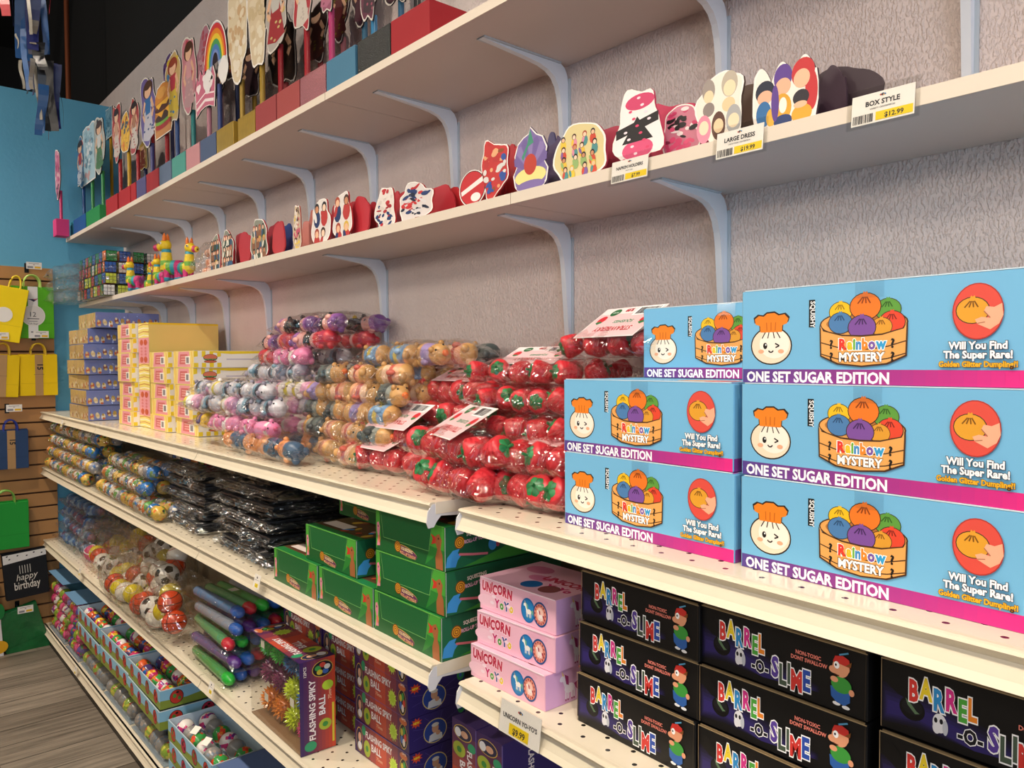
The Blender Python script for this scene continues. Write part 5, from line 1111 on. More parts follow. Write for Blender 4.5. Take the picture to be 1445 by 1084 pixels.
# the leaning pink pair and the cyan block at the far end of the shelf
pk = empty('block_centrepiece', (-4.70, at_x(79.5, 330, -4.62).y, TOP_Z+.0005), 0); tag(pk, 'bright pink block centrepiece overhanging the far end of the upper shelf', 'centrepiece', CP)
MB().box((0, 0, 0), (.08, at_x(98, 330, -4.62).y-at_x(79.5, 330, -4.62).y, .088), '#d8407e', .0012).build('block', PAPER, pk)
MB().tube([(.05, .03, .06), (.05, .03, .24)], .0075, '#c8306a', 10).build('stick', GLOSS, pk)
cutout_mesh('tall', .13, .27, '#c86a8c', ['#e0a0b4', '#a83f62', '#e6c4c4', '#5a2f42'], 3, side='#3a2028', back='#2a181c').build('picture_board', CARD, pk, (-.015, .018, .19))
cy = MB().box((0, 0, 0), (.075, .135, .084), '#3f9ab0', .0012).build('paper_block', PAPER, None, (-4.69, .94, TOP_Z+.0004), 0); tag(cy, 'cyan block between the bright pink and the blue blocks', 'centrepiece', CP)
BB = [((97, 78), None), (102, 116, '#c22f6a', ('tall', (103, 184, 113, 250), '#b86a86', ['#d88aa4', '#8a3f5a', '#e6c4c4']), 'deep pink block centrepiece in the back row at the blue wall'),
 (150, 166, '#e8b020', ('rect', (148, 153, 160, 196), '#6a94a8', ['#8ab0c0', '#4a7488', '#a8c0c8']), 'yellow block centrepiece in the back row with a grey blue board'),
 (180, 200, '#1f2f6a', ('figure', (196, 198, 210, 242), '#b89a3a', ['#d8b03a', '#8a3a2a', '#e0d0a0']), 'navy block in the back row with a small yellow cutout'),
 (216, 236, '#b8303a', ('figure', (206, 120, 220, 190), '#8a4a5a', ['#6a3a5a', '#b86a7a', '#c8b0b8']), 'red block in the back row behind the burger board'),
 (243, 262, '#4a4f86', ('tall', (232, 76, 247, 150), '#6a4a86', ['#4a2f6a', '#a83f6a', '#c8b0c8']), 'indigo block in the back row behind the yellow and blue cutout'),
 (268, 290, '#3f8a8a', ('tall', (278, 36, 303, 130), '#c88a9a', ['#c85a6a', '#d8a8b0', '#a8606a']), 'dark teal block in the back row behind the pink crown'),
 (292, 312, '#d09aa4', ('figure', (300, 95, 318, 140), '#3a2a34', ['#2a1c26', '#4a3440']), 'pale pink block in the back row behind the rainbow'),
 (316, 332, '#3f4a78', ('figure', (318, 20, 345, 110), '#3a2a2c', ['#2a1c1c', '#8a3a2a', '#c8a03a']), 'dark navy block in the back row between the gold blocks'),
 (338, 372, '#c8a23c', ('figure', (340, 60, 372, 140), '#3a2830', ['#2c1c22', '#4a3038']), 'gold block in the back row behind the gold stick board'),
 (372, 396, '#a8484a', ('figure', (380, 20, 420, 125), '#3c2c24', ['#2c1e18', '#4a3628', '#5a4634']), 'dusty red block in the back row, dark board behind it'),
 (400, 432, '#a8484a', ('figure', (432, 5, 466, 92), '#3a2420', ['#2a1814', '#5a2c24', '#8a7a2a']), 'rust red block in the back row under a dark yellow edged board'),
 (434, 466, '#c87a80', ('figure', (466, -30, 496, 62), '#4a2426', ['#2e1618', '#6a2a2c', '#8a7a2a']), 'rose block in the back row, wine dark board above'),
 (470, 500, '#4f86a6', ('figure', (498, -60, 524, 40), '#3c1c2a', ['#2a141c', '#5a2438']), 'dull blue block in the back row behind the steel blue one'),
 (505, 548, '#3f78a0', ('figure', (545, -90, 580, 10), '#3c2a30', ['#2a1c20', '#5a3a44']), 'blue block in the back row behind the silver one')]
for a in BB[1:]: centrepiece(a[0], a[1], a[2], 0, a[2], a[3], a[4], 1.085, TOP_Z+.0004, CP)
# ================================================================ napkin holders on the middle shelf
NH = 'napkin holders on the middle shelf'
def holder(box, kind, base, cols, label, side, Y=1.0, dep=.045, rz=0, border='#f2ede6', decor=None, seed=1, back=None, blobs=44):
    x0, x1, z0, z1 = span(*box, Y); w, h = x1-x0, z1-z0+.0
    z0 = MID_Z+.0005; h = max(.05, at_y((box[0]+box[2])/2, box[1], Y).z-z0)
    root = empty('napkin_holder', (x0, Y, z0), R(rz)); tag(root, label, 'napkin holder', NH)
    cutout_mesh(kind, w, h, base, cols, seed, border, side, side, .004, decor, blobs).build('front_board', CARD, root)
    MB().box((.01*0, .004, 0), (w*.92, dep, .004), side).build('base_plate', CARD, root)
    cutout_mesh(back or kind, w, h*.93, side, [side], seed+3, side, side, side, .004, lambda f, A: None).build('back_board', CARD, root, (.012, dep, 0)); return root
def trio(f, A):
    for x, y, rx, ry, c in ((.2, .62, .15, .17, '#1c2438'), (.2, .53, .12, .11, '#e6b090'), (.18, .28, .12, .2, '#2f6aa0'), (.3, .2, .08, .14, '#d8a83a'), (.48, .76, .14, .2, '#5a3a8c'), (.48, .62, .12, .13, '#e6b090'), (.46, .3, .15, .22, '#d8a02a'), (.48, .34, .06, .12, '#ece6dc'), (.48, .1, .14, .1, '#24386a'), (.36, .4, .06, .28, '#5a3a8c'), (.78, .74, .17, .22, '#c02a30'), (.9, .45, .09, .3, '#c02a30'), (.76, .66, .12, .14, '#eab896'), (.75, .38, .12, .12, '#26202a'), (.76, .14, .15, .14, '#e0a02e'), (.74, .28, .1, .05, '#eab896')): f.ell(A*x, y, A*rx, ry, c)
def pale(f, A):
    for x, y, rx, ry, c in ((.3, .78, .13, .16, '#9a8e86'), (.3, .7, .1, .09, '#e6cfa8'), (.72, .8, .16, .18, '#b8ac9a'), (.72, .74, .12, .11, '#ead6b0'), (.3, .52, .12, .1, '#8a7e78'), (.7, .52, .13, .1, '#e0c89c'), (.2, .26, .15, .2, '#e08aa0'), (.2, .28, .1, .1, '#f0d6b8'), (.5, .26, .14, .2, '#5a382a'), (.5, .26, .1, .1, '#e6c8a0'), (.8, .3, .15, .2, '#a8a8a8'), (.8, .28, .11, .1, '#ead6b4')): f.ell(A*x, y, A*rx, ry, c)
def shell_decor(f, A):
    for i in range(7): a = R(20+i*23); f.poly([(A*.5, .3), (A*.5+A*.46*math.cos(a-.18), .36+.46*math.sin(a-.18)), (A*.5+A*.5*math.cos(a), .36+.5*math.sin(a)), (A*.5+A*.46*math.cos(a+.18), .36+.46*math.sin(a+.18))], '#8a78ae' if i % 2 else '#6f5c98')
    f.ell(A*.5, .24, A*.44, .14, '#e8dc8a'); f.ell(A*.5, .1, A*.4, .08, '#7a68a2'); f.ell(A*.5, .42, A*.18, .16, '#b83a2a'); f.poly([(A*.3, .5), (A*.45, .7), (A*.6, .74), (A*.5, .96), (A*.42, .74), (A*.26, .56)], '#3f8a72')
def pink_decor(f, A):
    f.poly([(A*.08, .5), (A*.9, .62), (A*.9, .5), (A*.08, .38)], '#1c181a'); f.ell(A*.5, .2, A*.3, .13, '#d8507a'); f.ell(A*.55, .8, A*.28, .1, '#cc3f6a'); f.poly([(A*.2, .3), (A*.5, .62), (A*.8, .3)], '#1c181a')
    for i in range(16): f.ell(A*(.24+.52*((i*7) % 16)/16), .1+.8*i/16, A*.035, .016, '#f4dce4' if i % 2 else '#d8406a')
def disc_decor(f, A):
    f.ell(A*.5, .5, A*.45, .46, '#c0262c'); f.poly([(A*.1, .34), (A*.9, .62), (A*.88, .76), (A*.08, .46)], '#ece6e0'); f.ell(A*.62, .24, A*.18, .12, '#ece6e0')
holder((1062, 86, 1157, 190), 'lobes', '#efe6dc', None, 'three lobed bright figure board with a dark back, right of the large dress card', '#3a2834', decor=trio, seed=4, rz=-2, dep=.05)
b_ = MB(); o = cutout_mesh('wide', .115, .088, '#33232c', ['#33232c'], 8, '#33232c', '#33232c', '#33232c', .004, lambda f, A: None).build('napkin_holder', CARD, None, (at_y(1124, 170, 1.05).x, 1.06, MID_Z+.0005), R(6)); tag(o, 'dark brown plain board standing behind the three lobed figure board', 'napkin holder', NH)
holder((980, 102, 1050, 212), 'tall', '#ece4d6', None, 'pale board crowded with grey, tan and pink round heads, behind the large dress card', '#4a3428', decor=pale, seed=6, dep=.06)
holder((934, 146, 986, 218), 'wide', '#c87a90', ['#c83a68', '#1c181a', '#ece0e0', '#d8507a', '#8a2f4a'], 'pink and black board lying tilted left of the pale crowded board', '#b03058', seed=9, Y=1.03, rz=8)
holder((864, 122, 937, 222), 'figure', '#f0e8e6', None, 'tall pink, black and white cutout above the napkin holders card', '#c23a5c', decor=pink_decor, seed=11, dep=.07)
o = cutout_mesh('wide', .15, .105, '#b83458', ['#b83458'], 14, '#b83458', '#b83458', '#b83458', .004, lambda f, A: None).build('napkin_holder', CARD, None, (at_y(905, 200, 1.08).x, 1.09, MID_Z+.0005), R(-8)); tag(o, 'plain raspberry pink board standing behind the pink and black cutouts', 'napkin holder', NH)
o = cutout_mesh('wide', .085, .06, '#a83a50', ['#a83a50'], 15, '#a83a50', '#a83a50', '#a83a50', .004, lambda f, A: None).build('napkin_holder', CARD, None, (at_y(835, 215, 1.06).x, 1.07, MID_Z+.0005), R(4)); tag(o, 'low plain pink board left of the napkin holders card', 'napkin holder', NH)
holder((780, 172, 856, 262), 'wide', '#d8c890', ['#c8462e', '#e0b83a', '#7a5a9a', '#4a8a8a', '#e8c8a0', '#e0c03a', '#8fae6a', '#d88aa0'], 'wide board of many small figures in yellow, green and pink', '#a83a50', seed=17, decor=crowd(['#c8462e', '#e0b83a', '#7a5a9a', '#4a8a8a', '#e0c03a', '#8fae6a', '#d88aa0'], 16, 3))
holder((724, 178, 774, 278), 'shell', '#7a68a2', None, 'purple scalloped shell board with a red and green flower shape', '#4a3a5c', decor=shell_decor, seed=19, dep=.06)
holder((679, 194, 718, 290), 'figure', '#c0302e', ['#c0302e', '#e0a878', '#b8302e', '#d8d4d0', '#2f4f9a', '#2f4f9a', '#8a4a24'], 'red and blue cutout between the round disc and the purple shell', '#b0262c', seed=21, dep=.05)
holder((648, 240, 686, 298), 'disc', '#1c1a1c', None, 'round red disc board with a white slanting stripe', '#a8262c', decor=disc_decor, seed=23, dep=.04)
holder((564, 254, 612, 316), 'figure', '#d8d0cc', ['#b8262c', '#24386a', '#c8302e', '#1c2038', '#d8d4d4'], 'broad white cutout patched red and dark blue, left of the round disc', '#b0262c', seed=25, Y=1.01, dep=.09)
holder((528, 264, 558, 326), 'tall', '#e6dcd4', ['#b8262c', '#e6dcd4', '#a82a30', '#24386a', '#d8ccc4'], 'white spiky edged board with small red patches', '#b0262c', seed=27, Y=1.01)
holder((469, 271, 497, 340), 'tall', '#e0d8d2', ['#e6e0da', '#2a3460', '#b8362f', '#d8b090', '#e6e0da', '#2a3460'], 'paired white, red and navy cutout nearer the camera', '#b0262c', seed=29, Y=1.01, decor=crowd(['#e6e0da', '#2a3460', '#b8362f'], 4, 8))
holder((439, 281, 467, 347), 'tall', '#e0d8d2', ['#2a3460', '#e6e0da', '#b8362f', '#d8b090', '#2a3460', '#e6e0da'], 'paired white, red and navy cutout farther from the camera', '#b0262c', seed=30, Y=1.01, decor=crowd(['#e6e0da', '#2a3460', '#b8362f'], 4, 9))
holder((413, 289, 425, 352), 'tall', '#c8b090', ['#5a3a2a', '#e6d8cc', '#c8506a', '#e8c83a'], 'narrow cutout with a yellow lower end', '#b86a5a', seed=33, Y=1.01)
holder((353, 308, 378, 366), 'tall', '#8a8a7a', ['#3a4a3a', '#c8b890', '#8a5a3a', '#e6e0d0', '#3a5a7a'], 'small crowd cutout with a green corner, largest of the three small crowd cutouts', '#a8282e', seed=35, Y=1.01, decor=crowd(['#3a4a3a', '#8a5a3a', '#e6e0d0', '#3a5a7a'], 12, 5))
holder((313, 323, 330, 378), 'tall', '#8a8a7a', ['#3a4a3a', '#c8b890', '#8a5a3a', '#e6e0d0', '#3a5a7a'], 'small crowd cutout beside the plain red board', '#a8282e', seed=36, Y=1.01, decor=crowd(['#3a4a3a', '#8a5a3a', '#e6e0d0', '#3a5a7a'], 12, 6))
holder((296, 331, 311, 380), 'tall', '#8a8a7a', ['#3a4a3a', '#c8b890', '#8a5a3a', '#e6e0d0', '#3a5a7a'], 'small crowd cutout next to the bag of peach toys', '#a8282e', seed=37, Y=1.01, decor=crowd(['#3a4a3a', '#8a5a3a', '#e6e0d0', '#3a5a7a'], 12, 7))
for px0, px1, py, Y, c, t in ((337, 354, 327, 1.02, '#b8343a', 'plain red board between two small crowd cutouts'), (384, 402, 313, 1.02, '#b83a3e', 'plain red board with a rounded top left of the navy sliver'), (398, 412, 316, 1.06, '#2a3f7a', 'plain navy sliver of a board by the narrow yellow ended cutout'),
    (424, 440, 312, 1.08, '#c07a70', 'plain dusty pink board leaning behind the paired cutouts'), (497, 522, 276, 1.03, '#b8303a', 'plain red board right of the paired cutouts'), (520, 532, 285, 1.08, '#a82a34', 'plain red board in shadow behind the white spiky board'), (553, 566, 270, 1.08, '#b0303a', 'plain red board behind the broad patched cutout'),
    (602, 642, 262, 1.08, '#b02a34', 'wide plain red board left of the round disc'), (634, 655, 264, 1.11, '#a0262e', 'plain red board behind the round disc'), (704, 730, 205, 1.07, '#a8262e', 'rounded plain red board behind the purple shell'), (770, 788, 186, 1.09, '#4a4468', 'plain slate purple board between the shell and the many figures board')):
    x0, x1 = at_y(px0, py+30, Y).x, at_y(px1, py+30, Y).x; h = max(.04, at_y((px0+px1)/2, py, Y).z-MID_Z)
    o = cutout_mesh('wide', x1-x0, h, c, [c], px0, c, c, c, .004, lambda f, A: None).build('napkin_holder', CARD, None, (x0, Y, MID_Z+.0005), 0); tag(o, t, 'napkin holder', NH)
    MB().box((0, .004, 0), (x1-x0, .035, .004), c).build('base_plate', CARD, o)
# ================================================================ price cards
def shop_mark(f, x, y, s):
    for a, b, r, c in ((-.5, 0, .38, '#b84a3a'), (0, .12, .42, '#3a4a6a'), (.5, 0, .38, '#4a86b8'), (-.1, -.15, .3, '#2a2a30'), (.25, -.12, .25, '#d8a03a')): f.ell(x+a*s, y+b*s, r*s, r*.7*s, c, 0, 10)
def price_card(w, h, title, sub, price, bars=True, tsz=.22):
    m = MB(); m.box((0, 0, 0), (w, .0006, h), '#f3eee6'); f = front(m, w, h); A = w/h
    shop_mark(f, A/2, .88, .12); f.text(title, A/2, .58, tsz, '#26262c', .03, 'C', sx=.95); f.text(sub, A/2, .45, .075, '#3a3a40', .008, 'C')
    if bars:
        f.rect(A*.40, .06, A*.98, .34, '#f0d018'); f.text(price, A*.69, .11, .22, '#26262c', .03, 'C')
        r = random.Random(len(title)); x = .06
        while x < A*.36: f.lay -= f.step; b = r.choice((.015, .025, .04)); f.rect(x, .05, x+b, .33, '#26262c'); x += b+r.choice((.015, .03))
    else: f.rect(A*.26, .05, A*.78, .34, '#f0d018'); f.text(price, A*.52, .1, .24, '#26262c', .03, 'C')
    return m
for (l, t, r, b), a, lb in (((862, 221, 913, 256), ('NAPKIN HOLDERS', 'PARTY SIZES', '$7.99'), 'napkin holders price card in a clear sleeve on the middle shelf edge'), ((1010, 178, 1076, 220), ('LARGE DRESS', 'LARGE DRESS CENTERPIECE', '$19.99'), 'large dress price card in a clear sleeve on the middle shelf edge'),
        ((1201, 124, 1290, 172), ('BOX STYLE', 'VARIETY CENTERPIECES', '$12.99'), 'box style price card in a clear sleeve on the middle shelf edge')):
    Y = MID_Y-.006; x0, x1, _, _ = span(l, t, r, b, Y); w = x1-x0; h = w*.50; zc = at_y((l+r)/2, (t+b)/2, Y).z
    if a[0][0] == 'N': h = w*.47
    root = empty('price_card', (x0, Y, zc-h/2)); root.rotation_euler = (R(-6), 0, 0); tag(root, lb, 'price card', 'price cards on the middle shelf')
    price_card(w, h, *a, tsz=.2 if len(a[0]) > 12 else .23).build('card', CARD, root)
    MB().box((-.006, -.0014, -.004), (w+.006, -.0008, h+.008), '#fff').box((-.006, .0012, -.004), (w+.006, .0018, h+.008), '#fff').build('clear_sleeve', PVC, root)
Y = .787; x0, x1, _, _ = span(709, 1000, 757, 1030, Y); w = .098; h = .05
p = at_y(709, 1024, Y); root = empty('price_card', (p.x, p.y-.008, p.z-.004), RROT); root.rotation_euler = (R(-8), 0, RROT); tag(root, 'unicorn yo-yo price card on the shelf edge under the pink cartons', 'price card')
m = MB(); f = front(m, w, h); m.box((0, 0, 0), (w, .0006, h), '#f3eee6'); shop_mark(f, .98, .84, .14); f.text("UNICORN YO-YO'S", .98, .5, .2, '#26262c', .03, 'C', sx=.95); f.rect(.5, .06, 1.45, .4, '#f0d018'); f.text('$9.99', .98, .11, .27, '#26262c', .03, 'C'); m.build('card', CARD, root)
MB().box((-.002, -.001, -.002), (w+.002, -.0006, h+.002), '#fff').build('clear_sleeve', PVC, root)
for px, py, Y, t in ((360, 818, .783, 'small price ticket on the second shelf edge above the spiky cartons'), (296, 968, .783, 'small price ticket on the third shelf edge under the stretch tubes'), (87, 597, .785, 'small price ticket on the main shelf edge beside the slat panel'), (106, 944, .775, 'small price ticket on the lowest shelf edge near the slat panel'), (112, 806, .785, 'small price ticket on the third shelf edge near the slat panel')):
    p = at_y(px, py, Y); m = MB().box((0, 0, -.03), (.036, .0006, .004), '#efe9de'); f = Face(m, (0, 0, -.03), (1, 0, 0), (0, 0, 1), .034); f.rect(.3, .08, .85, .35, '#e8cc28'); f.text('9', .52, .1, .2, '#26262c', .02); f.ell(.5, .78, .1, .08, '#3a3a4a'); f.line([(.15, .6), (.9, .6)], .03, '#8a8a90')
    tag(m.build('price_ticket', CARD, None, (p.x, p.y, p.z+.012), (R(-14), 0, 0)), t, 'price ticket', 'small price tickets')
# ================================================================ piñata animals, peach toy bag
def animal(first, loc, rz, label, sc=1.):
    root = empty('pinata_animal', loc, rz); tag(root, label, 'toy animal', 'piñata animals on the middle shelf'); root.scale = (sc, sc, sc)
    m = MB(); m.T = Matrix.Translation((.012, 0, .045)) @ Matrix.Rotation(R(90), 4, 'Y')
    m.lathe([(.002, -.034), (.02, -.032), (.0235, -.02), (.023, -.006), (.023, .008), (.022, .022), (.016, .033), (.002, .036)], ['#f0d02a', '#f0d02a', '#6fae3a', '#2f9aa8', '#c8307a', '#b02a6c', '#7a2a6a'], 18); m.T = Matrix()
    for x in (-.01, .034):
        for y in (-.012, .012): m.T = Matrix.Translation((x, y, 0)); m.lathe([(.0001, 0), (.0085, 0), (.009, .012), (.009, .024), (.0095, .04)], ['#3fa0c0', '#3fa0c0', '#d8307a', '#d8307a'], 12)
    m.T = Matrix(); m.build('body', BUMPY, root)
    n = MB(); n.T = Matrix.Translation((-.018, 0, .05)); n.lathe([(.019, -.014), (.02, 0), (.0185, .016), (.0165, .03), (.015, .042), (.014, .052)], ['#d8c02a', '#6fae3a', '#f0d02a', '#f0d02a', '#2f9ab0'], 16); n.build('neck', BUMPY, root)
    hd = MB(); hd.ball((0, 0, 0), .019, '#f2d022', 14, 9, (1.05, .95, 1)); hd.T = Matrix.Translation((-.012, 0, -.004)) @ Matrix.Rotation(R(-98), 4, 'Y'); hd.lathe([(.0135, 0), (.0125, .010), (.0115, .018), (.0105, .024), (.003, .0265)], ['#f2d022', '#c83a6a', '#c83a6a', '#f2d022'], 14); hd.T = Matrix()
    for s in (-1, 1): hd.ball((-.006, s*.0165, .005), .0042, '#ffffff', 8, 6); hd.ball((-.0075, s*.0195, .005), .0025, '#111111', 8, 6)
    h = hd.build('head', BUMPY, root, (-.022, 0, .115))
    for s in (-1, 1): e = MB(); e.lathe([(.006, 0), (.0062, .008), (.0045, .018), (.0005, .026)], '#f07a1e', 10); e.build('ear', BUMPY, h, (.003, s*.009, .013), (0, s*0, 0))
    t = MB(); t.ball((0, 0, 0), .01, '#7a2a6a', 10, 6, (.6, .8, 1.3)); t.build('tail', BUMPY, root, (.052, 0, .055))
    return root
for i, (px, py, Y, a, sc, t) in enumerate(((189, 408, .992, 30, 1.0, 'piñata animal toy standing far left against the puzzle cubes, a keyring beside it'), (226, 398, 1.02, 22, .9, 'piñata animal toy between two others, its face low'), (243, 396, .998, 40, 1.25, 'tallest piñata animal toy in the middle of the group'), (263, 390, 1.03, 200, 1.1, 'piñata animal toy facing the other way, next to the peach toys'), (210, 402, 1.10, 200, 1.0, 'piñata animal toy seen from behind, purple back showing'))):
    p = at_y(px, py, Y); animal(i == 0, (p.x, Y, MID_Z+.0008), R(a), t, sc)
p = at_y(207, 375, 1.0); kr = MB(); kr.tube([(.017*math.cos(i*.2618), 0, .017*math.sin(i*.2618)) for i in range(25)], .0014, '#c8c8cc', 6, False); tag(kr.build('key_ring', coat_mat('chrome_wire', .2, .6, metal=.9), None, (p.x, 1.02, MID_Z+.095)), 'round keyring hanging behind the first piñata animal', 'key ring')
MB().box((-.004, -.001, -.09), (.004, .001, -.016), '#2a2a48').build('strap', CLOTH, bpy.data.objects['key_ring'])
PT = vinyl_toy(51, ['#e6b8a0', '#d88a62', '#e8c4b0', '#c87850', '#e6b8a0']); COL.objects.unlink(PT)
x0, x1, za, zb_ = span(272, 338, 304, 392, 1.02)
root = pack('toy_pack', ((x0+x1)/2, 1.02, MID_Z+.001), R(4), x1-x0, .12, .125, 'clear bag of peach coloured toys between the piñata animals and the crowd cutouts', 'toy pack', None, CRINK, amp=.01)
for k in range(3):
    for i in range(3): inst(PT, 'squishy_toy', root, (-.07+i*.07, .055+.01*(k % 2), .024+k*.036), (rnd.uniform(0, 3), 0, rnd.uniform(-.5, .5)), .62)
# ================================================================ slat panel with gift bags
SXW = END_X+.022
root = empty('slat_panel', (END_X+.001, 0, 0)); tag(root, 'tan slatted display panel on the blue wall', 'display panel')
m = MB(); z = .06
while z < 1.98:
    zt = min(z+.066, 2.012) if z < 1.94 else 2.012
    m.box((0, -3.6, z), (.019, .868, zt), '#b98650', .0008); z += .0755
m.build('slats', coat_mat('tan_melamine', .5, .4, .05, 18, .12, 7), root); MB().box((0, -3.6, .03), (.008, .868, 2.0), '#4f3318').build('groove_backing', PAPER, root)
MB().ball((.0195, .845, 1.975), .004, '#1c140c', 8, 5).build('screw', GLOSS, root)
def gift_bag(name, px, X, body, handle, label, band=None, bw=None, extra=None, rz=0, gus=.05, hloop=True, mat=PAPER, roll=0):
    l, t, r, b = px
    A = at_x(l, b, X); B = at_x(r, b, X); C = at_x((l+r)/2, t, X); w = B.y-A.y; h = C.z-A.z
    root = empty(name, (X, A.y, A.z)); root.rotation_euler = (R(roll), 0, R(rz)); tag(root, label, 'gift bag', 'gift bags on the slat panel')
    n = 5
    for k in range(1):
        m = MB(); e = .004
        # flat folded paper bag: face toward +x, gusset folds at the sides, several folded together
        m.box((-gus, 0, 0), (0, w, h), body, .0015)
        for q in range(1, n): m.box((-gus*q/n-.0008, -.0012, .0), (-gus*q/n+.0008, w+.0012, h+.0014*q), body)
        f = Face(m, (0, 0, 0), (0, 1, 0), (0, 0, 1), h, .0012); AR = w/h
        f.line([(0.02, .30), (AR-.02, .302)], .008, tuple(c*.78 for c in lin(body)))
        if extra: extra(f, AR)
        m.build('paper_body', mat, root)
    if hloop:
        for j, dx in enumerate((-.004, -gus*.4, -gus*.75)):
            P_ = [(dx, w*.5+w*.20*math.cos(math.pi*i/12)*(1.02-.02*j), h-.012+min(.075, h*.34)*math.sin(math.pi*i/12)**.6+.0) for i in range(13)]
            MB().tube(P_, .0042, handle, 8).build('handle', CLOTH, root)
    if band:
        mb = MB().box((.0014, w*.5-bw/2, .0), (.0022, w*.5+bw/2, h+.001), band[0]); fb_ = Face(mb, (.0024, 0, 0), (0, 1, 0), (0, 0, 1), h); band[1](fb_, w/h); mb.build('paper_band', CARD, root)
    return root
def b12(f, A):
    f.ell(A*.5, .44, .205, .205, '#e8e4de', n=28); f.ell(A*.5, .44, .19, .19, '#dcd8d2', n=28); f.text('12', A*.5, .42, .13, '#26262c', .0, 'C'); f.line([(A*.36, .38), (A*.64, .38)], .018, '#6a6a6e'); f.line([(A*.4, .33), (A*.6, .33)], .014, '#8a8a8e')
    f.poly([(A*.38, .76), (A*.62, .77), (A*.52, .71), (A*.45, .74)], '#2f2a4a'); f.poly([(A*.5, .76), (A*.63, .78), (A*.56, .74)], '#b86a78'); f.text('Gift Bags', A*.5, .27, .045, '#5a5a5e', 0, 'C'); f.line([(A*.44, .12), (A*.56, .12)], .02, '#5a5a5e')
def b15(f, A): f.text('15', A*.46, .70, .17, '#26221c', .03, 'C', rot=-90); f.line([(A*.36, .52), (A*.64, .52)], .008, '#7a5f3c')
def blank(f, A): f.line([(A*.36, .5), (A*.64, .5)], .008, '#8a6a44')
def bday(f, A):
    f.poly([(0, .80), (A, .86), (A, 1), (0, 1)], '#e8e6e2')
    for x, y in ((.15, .9), (.34, .95), (.55, .92), (.72, .96), (.9, .92), (.1, .97)): f.ell(A*x, y, .02, .014, '#1c1c1e', 20, 8)
    for i in range(5): f.line([(A*(.36+.06*i), .54), (A*(.36+.06*i), .72)], .012, '#d8d4ca')
    f.text('happy', A*.5, .40, .2, '#e2ddd2', .0, 'C', rot=2, shear=.25, sx=.85); f.text('birthday', A*.5, .2, .24, '#e2ddd2', .01, 'C', sx=.62)
gift_bag('gift_bag', (-14, 402, 27, 478), -4.70, '#f2d400', '#e8c81e', 'bright yellow gift bag pack at the left picture edge, overlapping the lime green one', None, None, lambda f, A: f.ell(A*.30, .48, .14, .14, '#e8e4de'), rz=-8, roll=-10)
gift_bag('gift_bag', (17, 405, 77, 477), -4.715, '#58b01c', '#b8d86a', 'lime green gift bag pack with a white band reading 12', ('#e6e4e2', b12), .045)
gift_bag('gift_bag', (-22, 500, 26, 560), -4.70, '#e8c400', '#c8a41e', 'yellow gift bag pack with a kraft band, half out of the picture', ('#b08a58', blank), .035, roll=-3)
gift_bag('gift_bag', (29, 501, 82, 559), -4.71, '#eec800', '#d8b01e', 'yellow gift bag pack with a kraft band beside the blue wall', ('#b08a58', b15), .036)
gift_bag('gift_bag', (-8, 608, 41, 664), -4.71, '#2a456e', '#23399a', 'navy gift bag pack with a kraft band and blue handles', ('#b08a58', b15), .036)
gift_bag('gift_bag', (-22, 710, 42, 780), -4.70, '#1f9a36', '#7ab04a', 'plain grass green gift bag below the navy pack', None, None, None)
gift_bag('gift_bag', (10, 780, 71, 849), -4.705, '#16181c', '#141416', 'black gift bag reading happy birthday under a white dotted top', None, None, bday, roll=4, hloop=False)
gift_bag('gift_bag', (14, 862, 74, 936), -4.70, '#146a34', '#146a34', 'crinkled dark green gift bag hanging lowest on the slat panel', None, None, None, roll=14, hloop=False, mat=coat_mat('green_foil_paper', .25, .6, 1.0, 16, .3, 14))
gift_bag('gift_bag', (-40, 815, 6, 938), -4.69, '#e6e2e2', '#e6e2e2', 'white gift bag with pink top and yellow dot, cut by the left picture edge', None, None, lambda f, A: (f.rect(0, .80, A, .92, '#d86aa0'), f.ell(A*.85, .12, .1, .08, '#e0a81e'), f.ell(A*.96, .55, .06, .1, '#1f7a3a')), roll=3, hloop=False)
tk = MB().box((-.005, 0, 0), (0, .35, .012), '#3a1f5a'); p = at_x(0, 948, -4.72); tag(tk.build('gift_bag_edge', PAPER, None, (-4.74, p.y-.05, p.z)), 'thin purple bag edge lowest under the white gift bag', 'gift bag')
for px, py, X, t in ((48, 375, -4.69, 'price ticket on the hook above the lime green bag'), (58, 472, -4.69, 'price ticket above the yellow bag by the blue wall'), (20, 576, -4.69, 'price ticket on the hook above the navy bag'), (36, 860, -4.66, 'price ticket hanging over the dark green bag'), (1, 474, -4.68, 'price ticket on the hook above the half hidden yellow bag')):
    p = at_x(px, py, X); root = empty('display_hook', (X, p.y, p.z)); tag(root, t.replace('price ticket', 'black display hook with a price ticket'), 'display hook', 'hooks on the slat panel')
    MB().tube([(SXW-X-.002, -.02, -.005), (.0-.004, -.02, -.005), (-.002, -.02, .006)], .003, '#141414', 8).box((SXW-X-.004, -.03, -.03), (SXW-X, -.01, .02), '#141414').build('prong', GLOSS, root)
    m = MB().box((0, -.035, -.018), (.0008, .035, .018), '#ece8e0'); f = Face(m, (.0008, -.035, -.018), (0, 1, 0), (0, 0, 1), .036); f.line([(.3, .8), (1.6, .8)], .06, '#6a6a70'); f.rect(1.05, .12, 1.8, .4, '#e8b81e'); f.rect(.15, .12, .85, .4, '#8a8a8e'); shop_mark(f, .97, .62, .14); m.build('ticket', CARD, root)
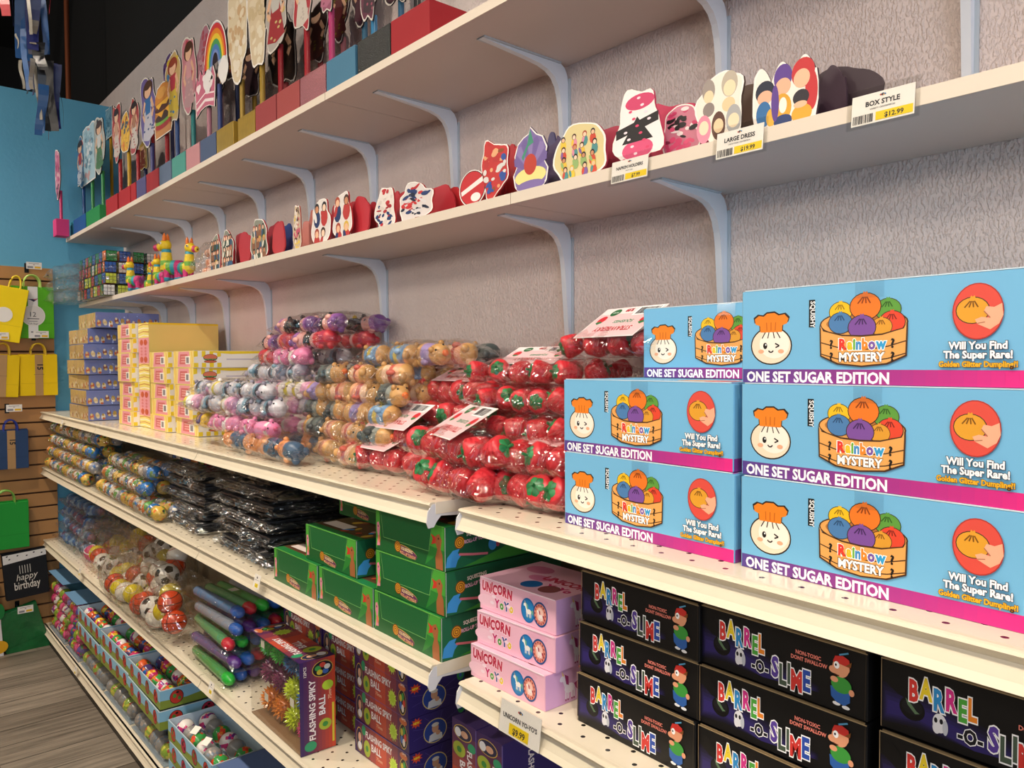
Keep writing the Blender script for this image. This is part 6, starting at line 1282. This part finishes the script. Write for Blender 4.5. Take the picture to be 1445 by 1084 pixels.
# ================================================================ foil fringe hanging at the top left
def ribbons(spec, col, seed):
    m = MB(); q = random.Random(seed)
    for px, py0, py1, wpx, dx in spec:
        X = -3.2+q.uniform(-.06, .06); n = 9; vs = []; ph = q.uniform(0, 6)
        for i in range(n+1):
            t = i/n; p = at_x(px+dx*t+1.4*math.sin(t*4+ph), py0+(py1-py0)*t, X); hw = wpx*.5*(1-.3*t)*.0042
            p.x += .012*math.sin(t*5+ph); a = ph*.3; d = Vector((math.sin(a)*.6, math.cos(a), 0))*hw; b = Vector((.0006, 0, 0)); vs += [p-d+b, p+d+b, p+d-b, p-d-b]
        m.add(vs, [(4*i+a, 4*i+(a+1) % 4, 4*i+4+(a+1) % 4, 4*i+4+a) for i in range(n) for a in range(4)], col, False)
    return m
root = empty('foil_fringe', at_x(48, -60, -3.2)); tag(root, 'dark blue and black foil fringe hanging from above over the blue wall', 'hanging fringe')
off = root.location.copy()
for nm, col, spec, sd in (('blue_strips', '#1f4c80', [(28, -60, 82, 12, 4), (38, -60, 86, 11, 2), (58, -60, 78, 12, 6), (34, 40, 128, 8, 4), (58, 90, 188, 9, 2), (66, 90, 196, 6, 4), (60, 120, 190, 8, -4)], 1), ('navy_strips', '#181f5a', [(48, -60, 70, 12, 0), (44, -40, 78, 12, 4), (64, 20, 78, 8, 0), (78, 92, 182, 8, 4), (74, 90, 184, 8, 4), (44, 80, 134, 8, 2), (10, -40, 36, 8, 10)], 2),
        ('black_strips', '#14161a', [(54, 60, 100, 14, 6), (60, 86, 184, 12, 6), (68, 86, 186, 12, 8), (82, 120, 178, 4, 8), (36, 90, 132, 8, 2), (50, 80, 128, 8, -2)], 3), ('grey_strips', '#7a7468', [(40, -60, 50, 5, 2), (46, 30, 62, 7, 2), (52, 92, 170, 5, 4), (30, 84, 126, 5, 2), (44, 84, 126, 4, 2), (24, 46, 68, 5, 0)], 4), ('red_strips', '#b8202e', [(3, -50, 24, 14, 4), (68, -50, 18, 14, 2)], 5)):
    for i, sp_ in enumerate(spec): ribbons([sp_], col, sd*31+i).build(nm[:-1], CLOTH, root, tuple(-off))
MB().tube([(0, 0, -.03), (0, 0, 4.25-off.z)], .004, '#101010', 6).build('cord', GLOSS, root)
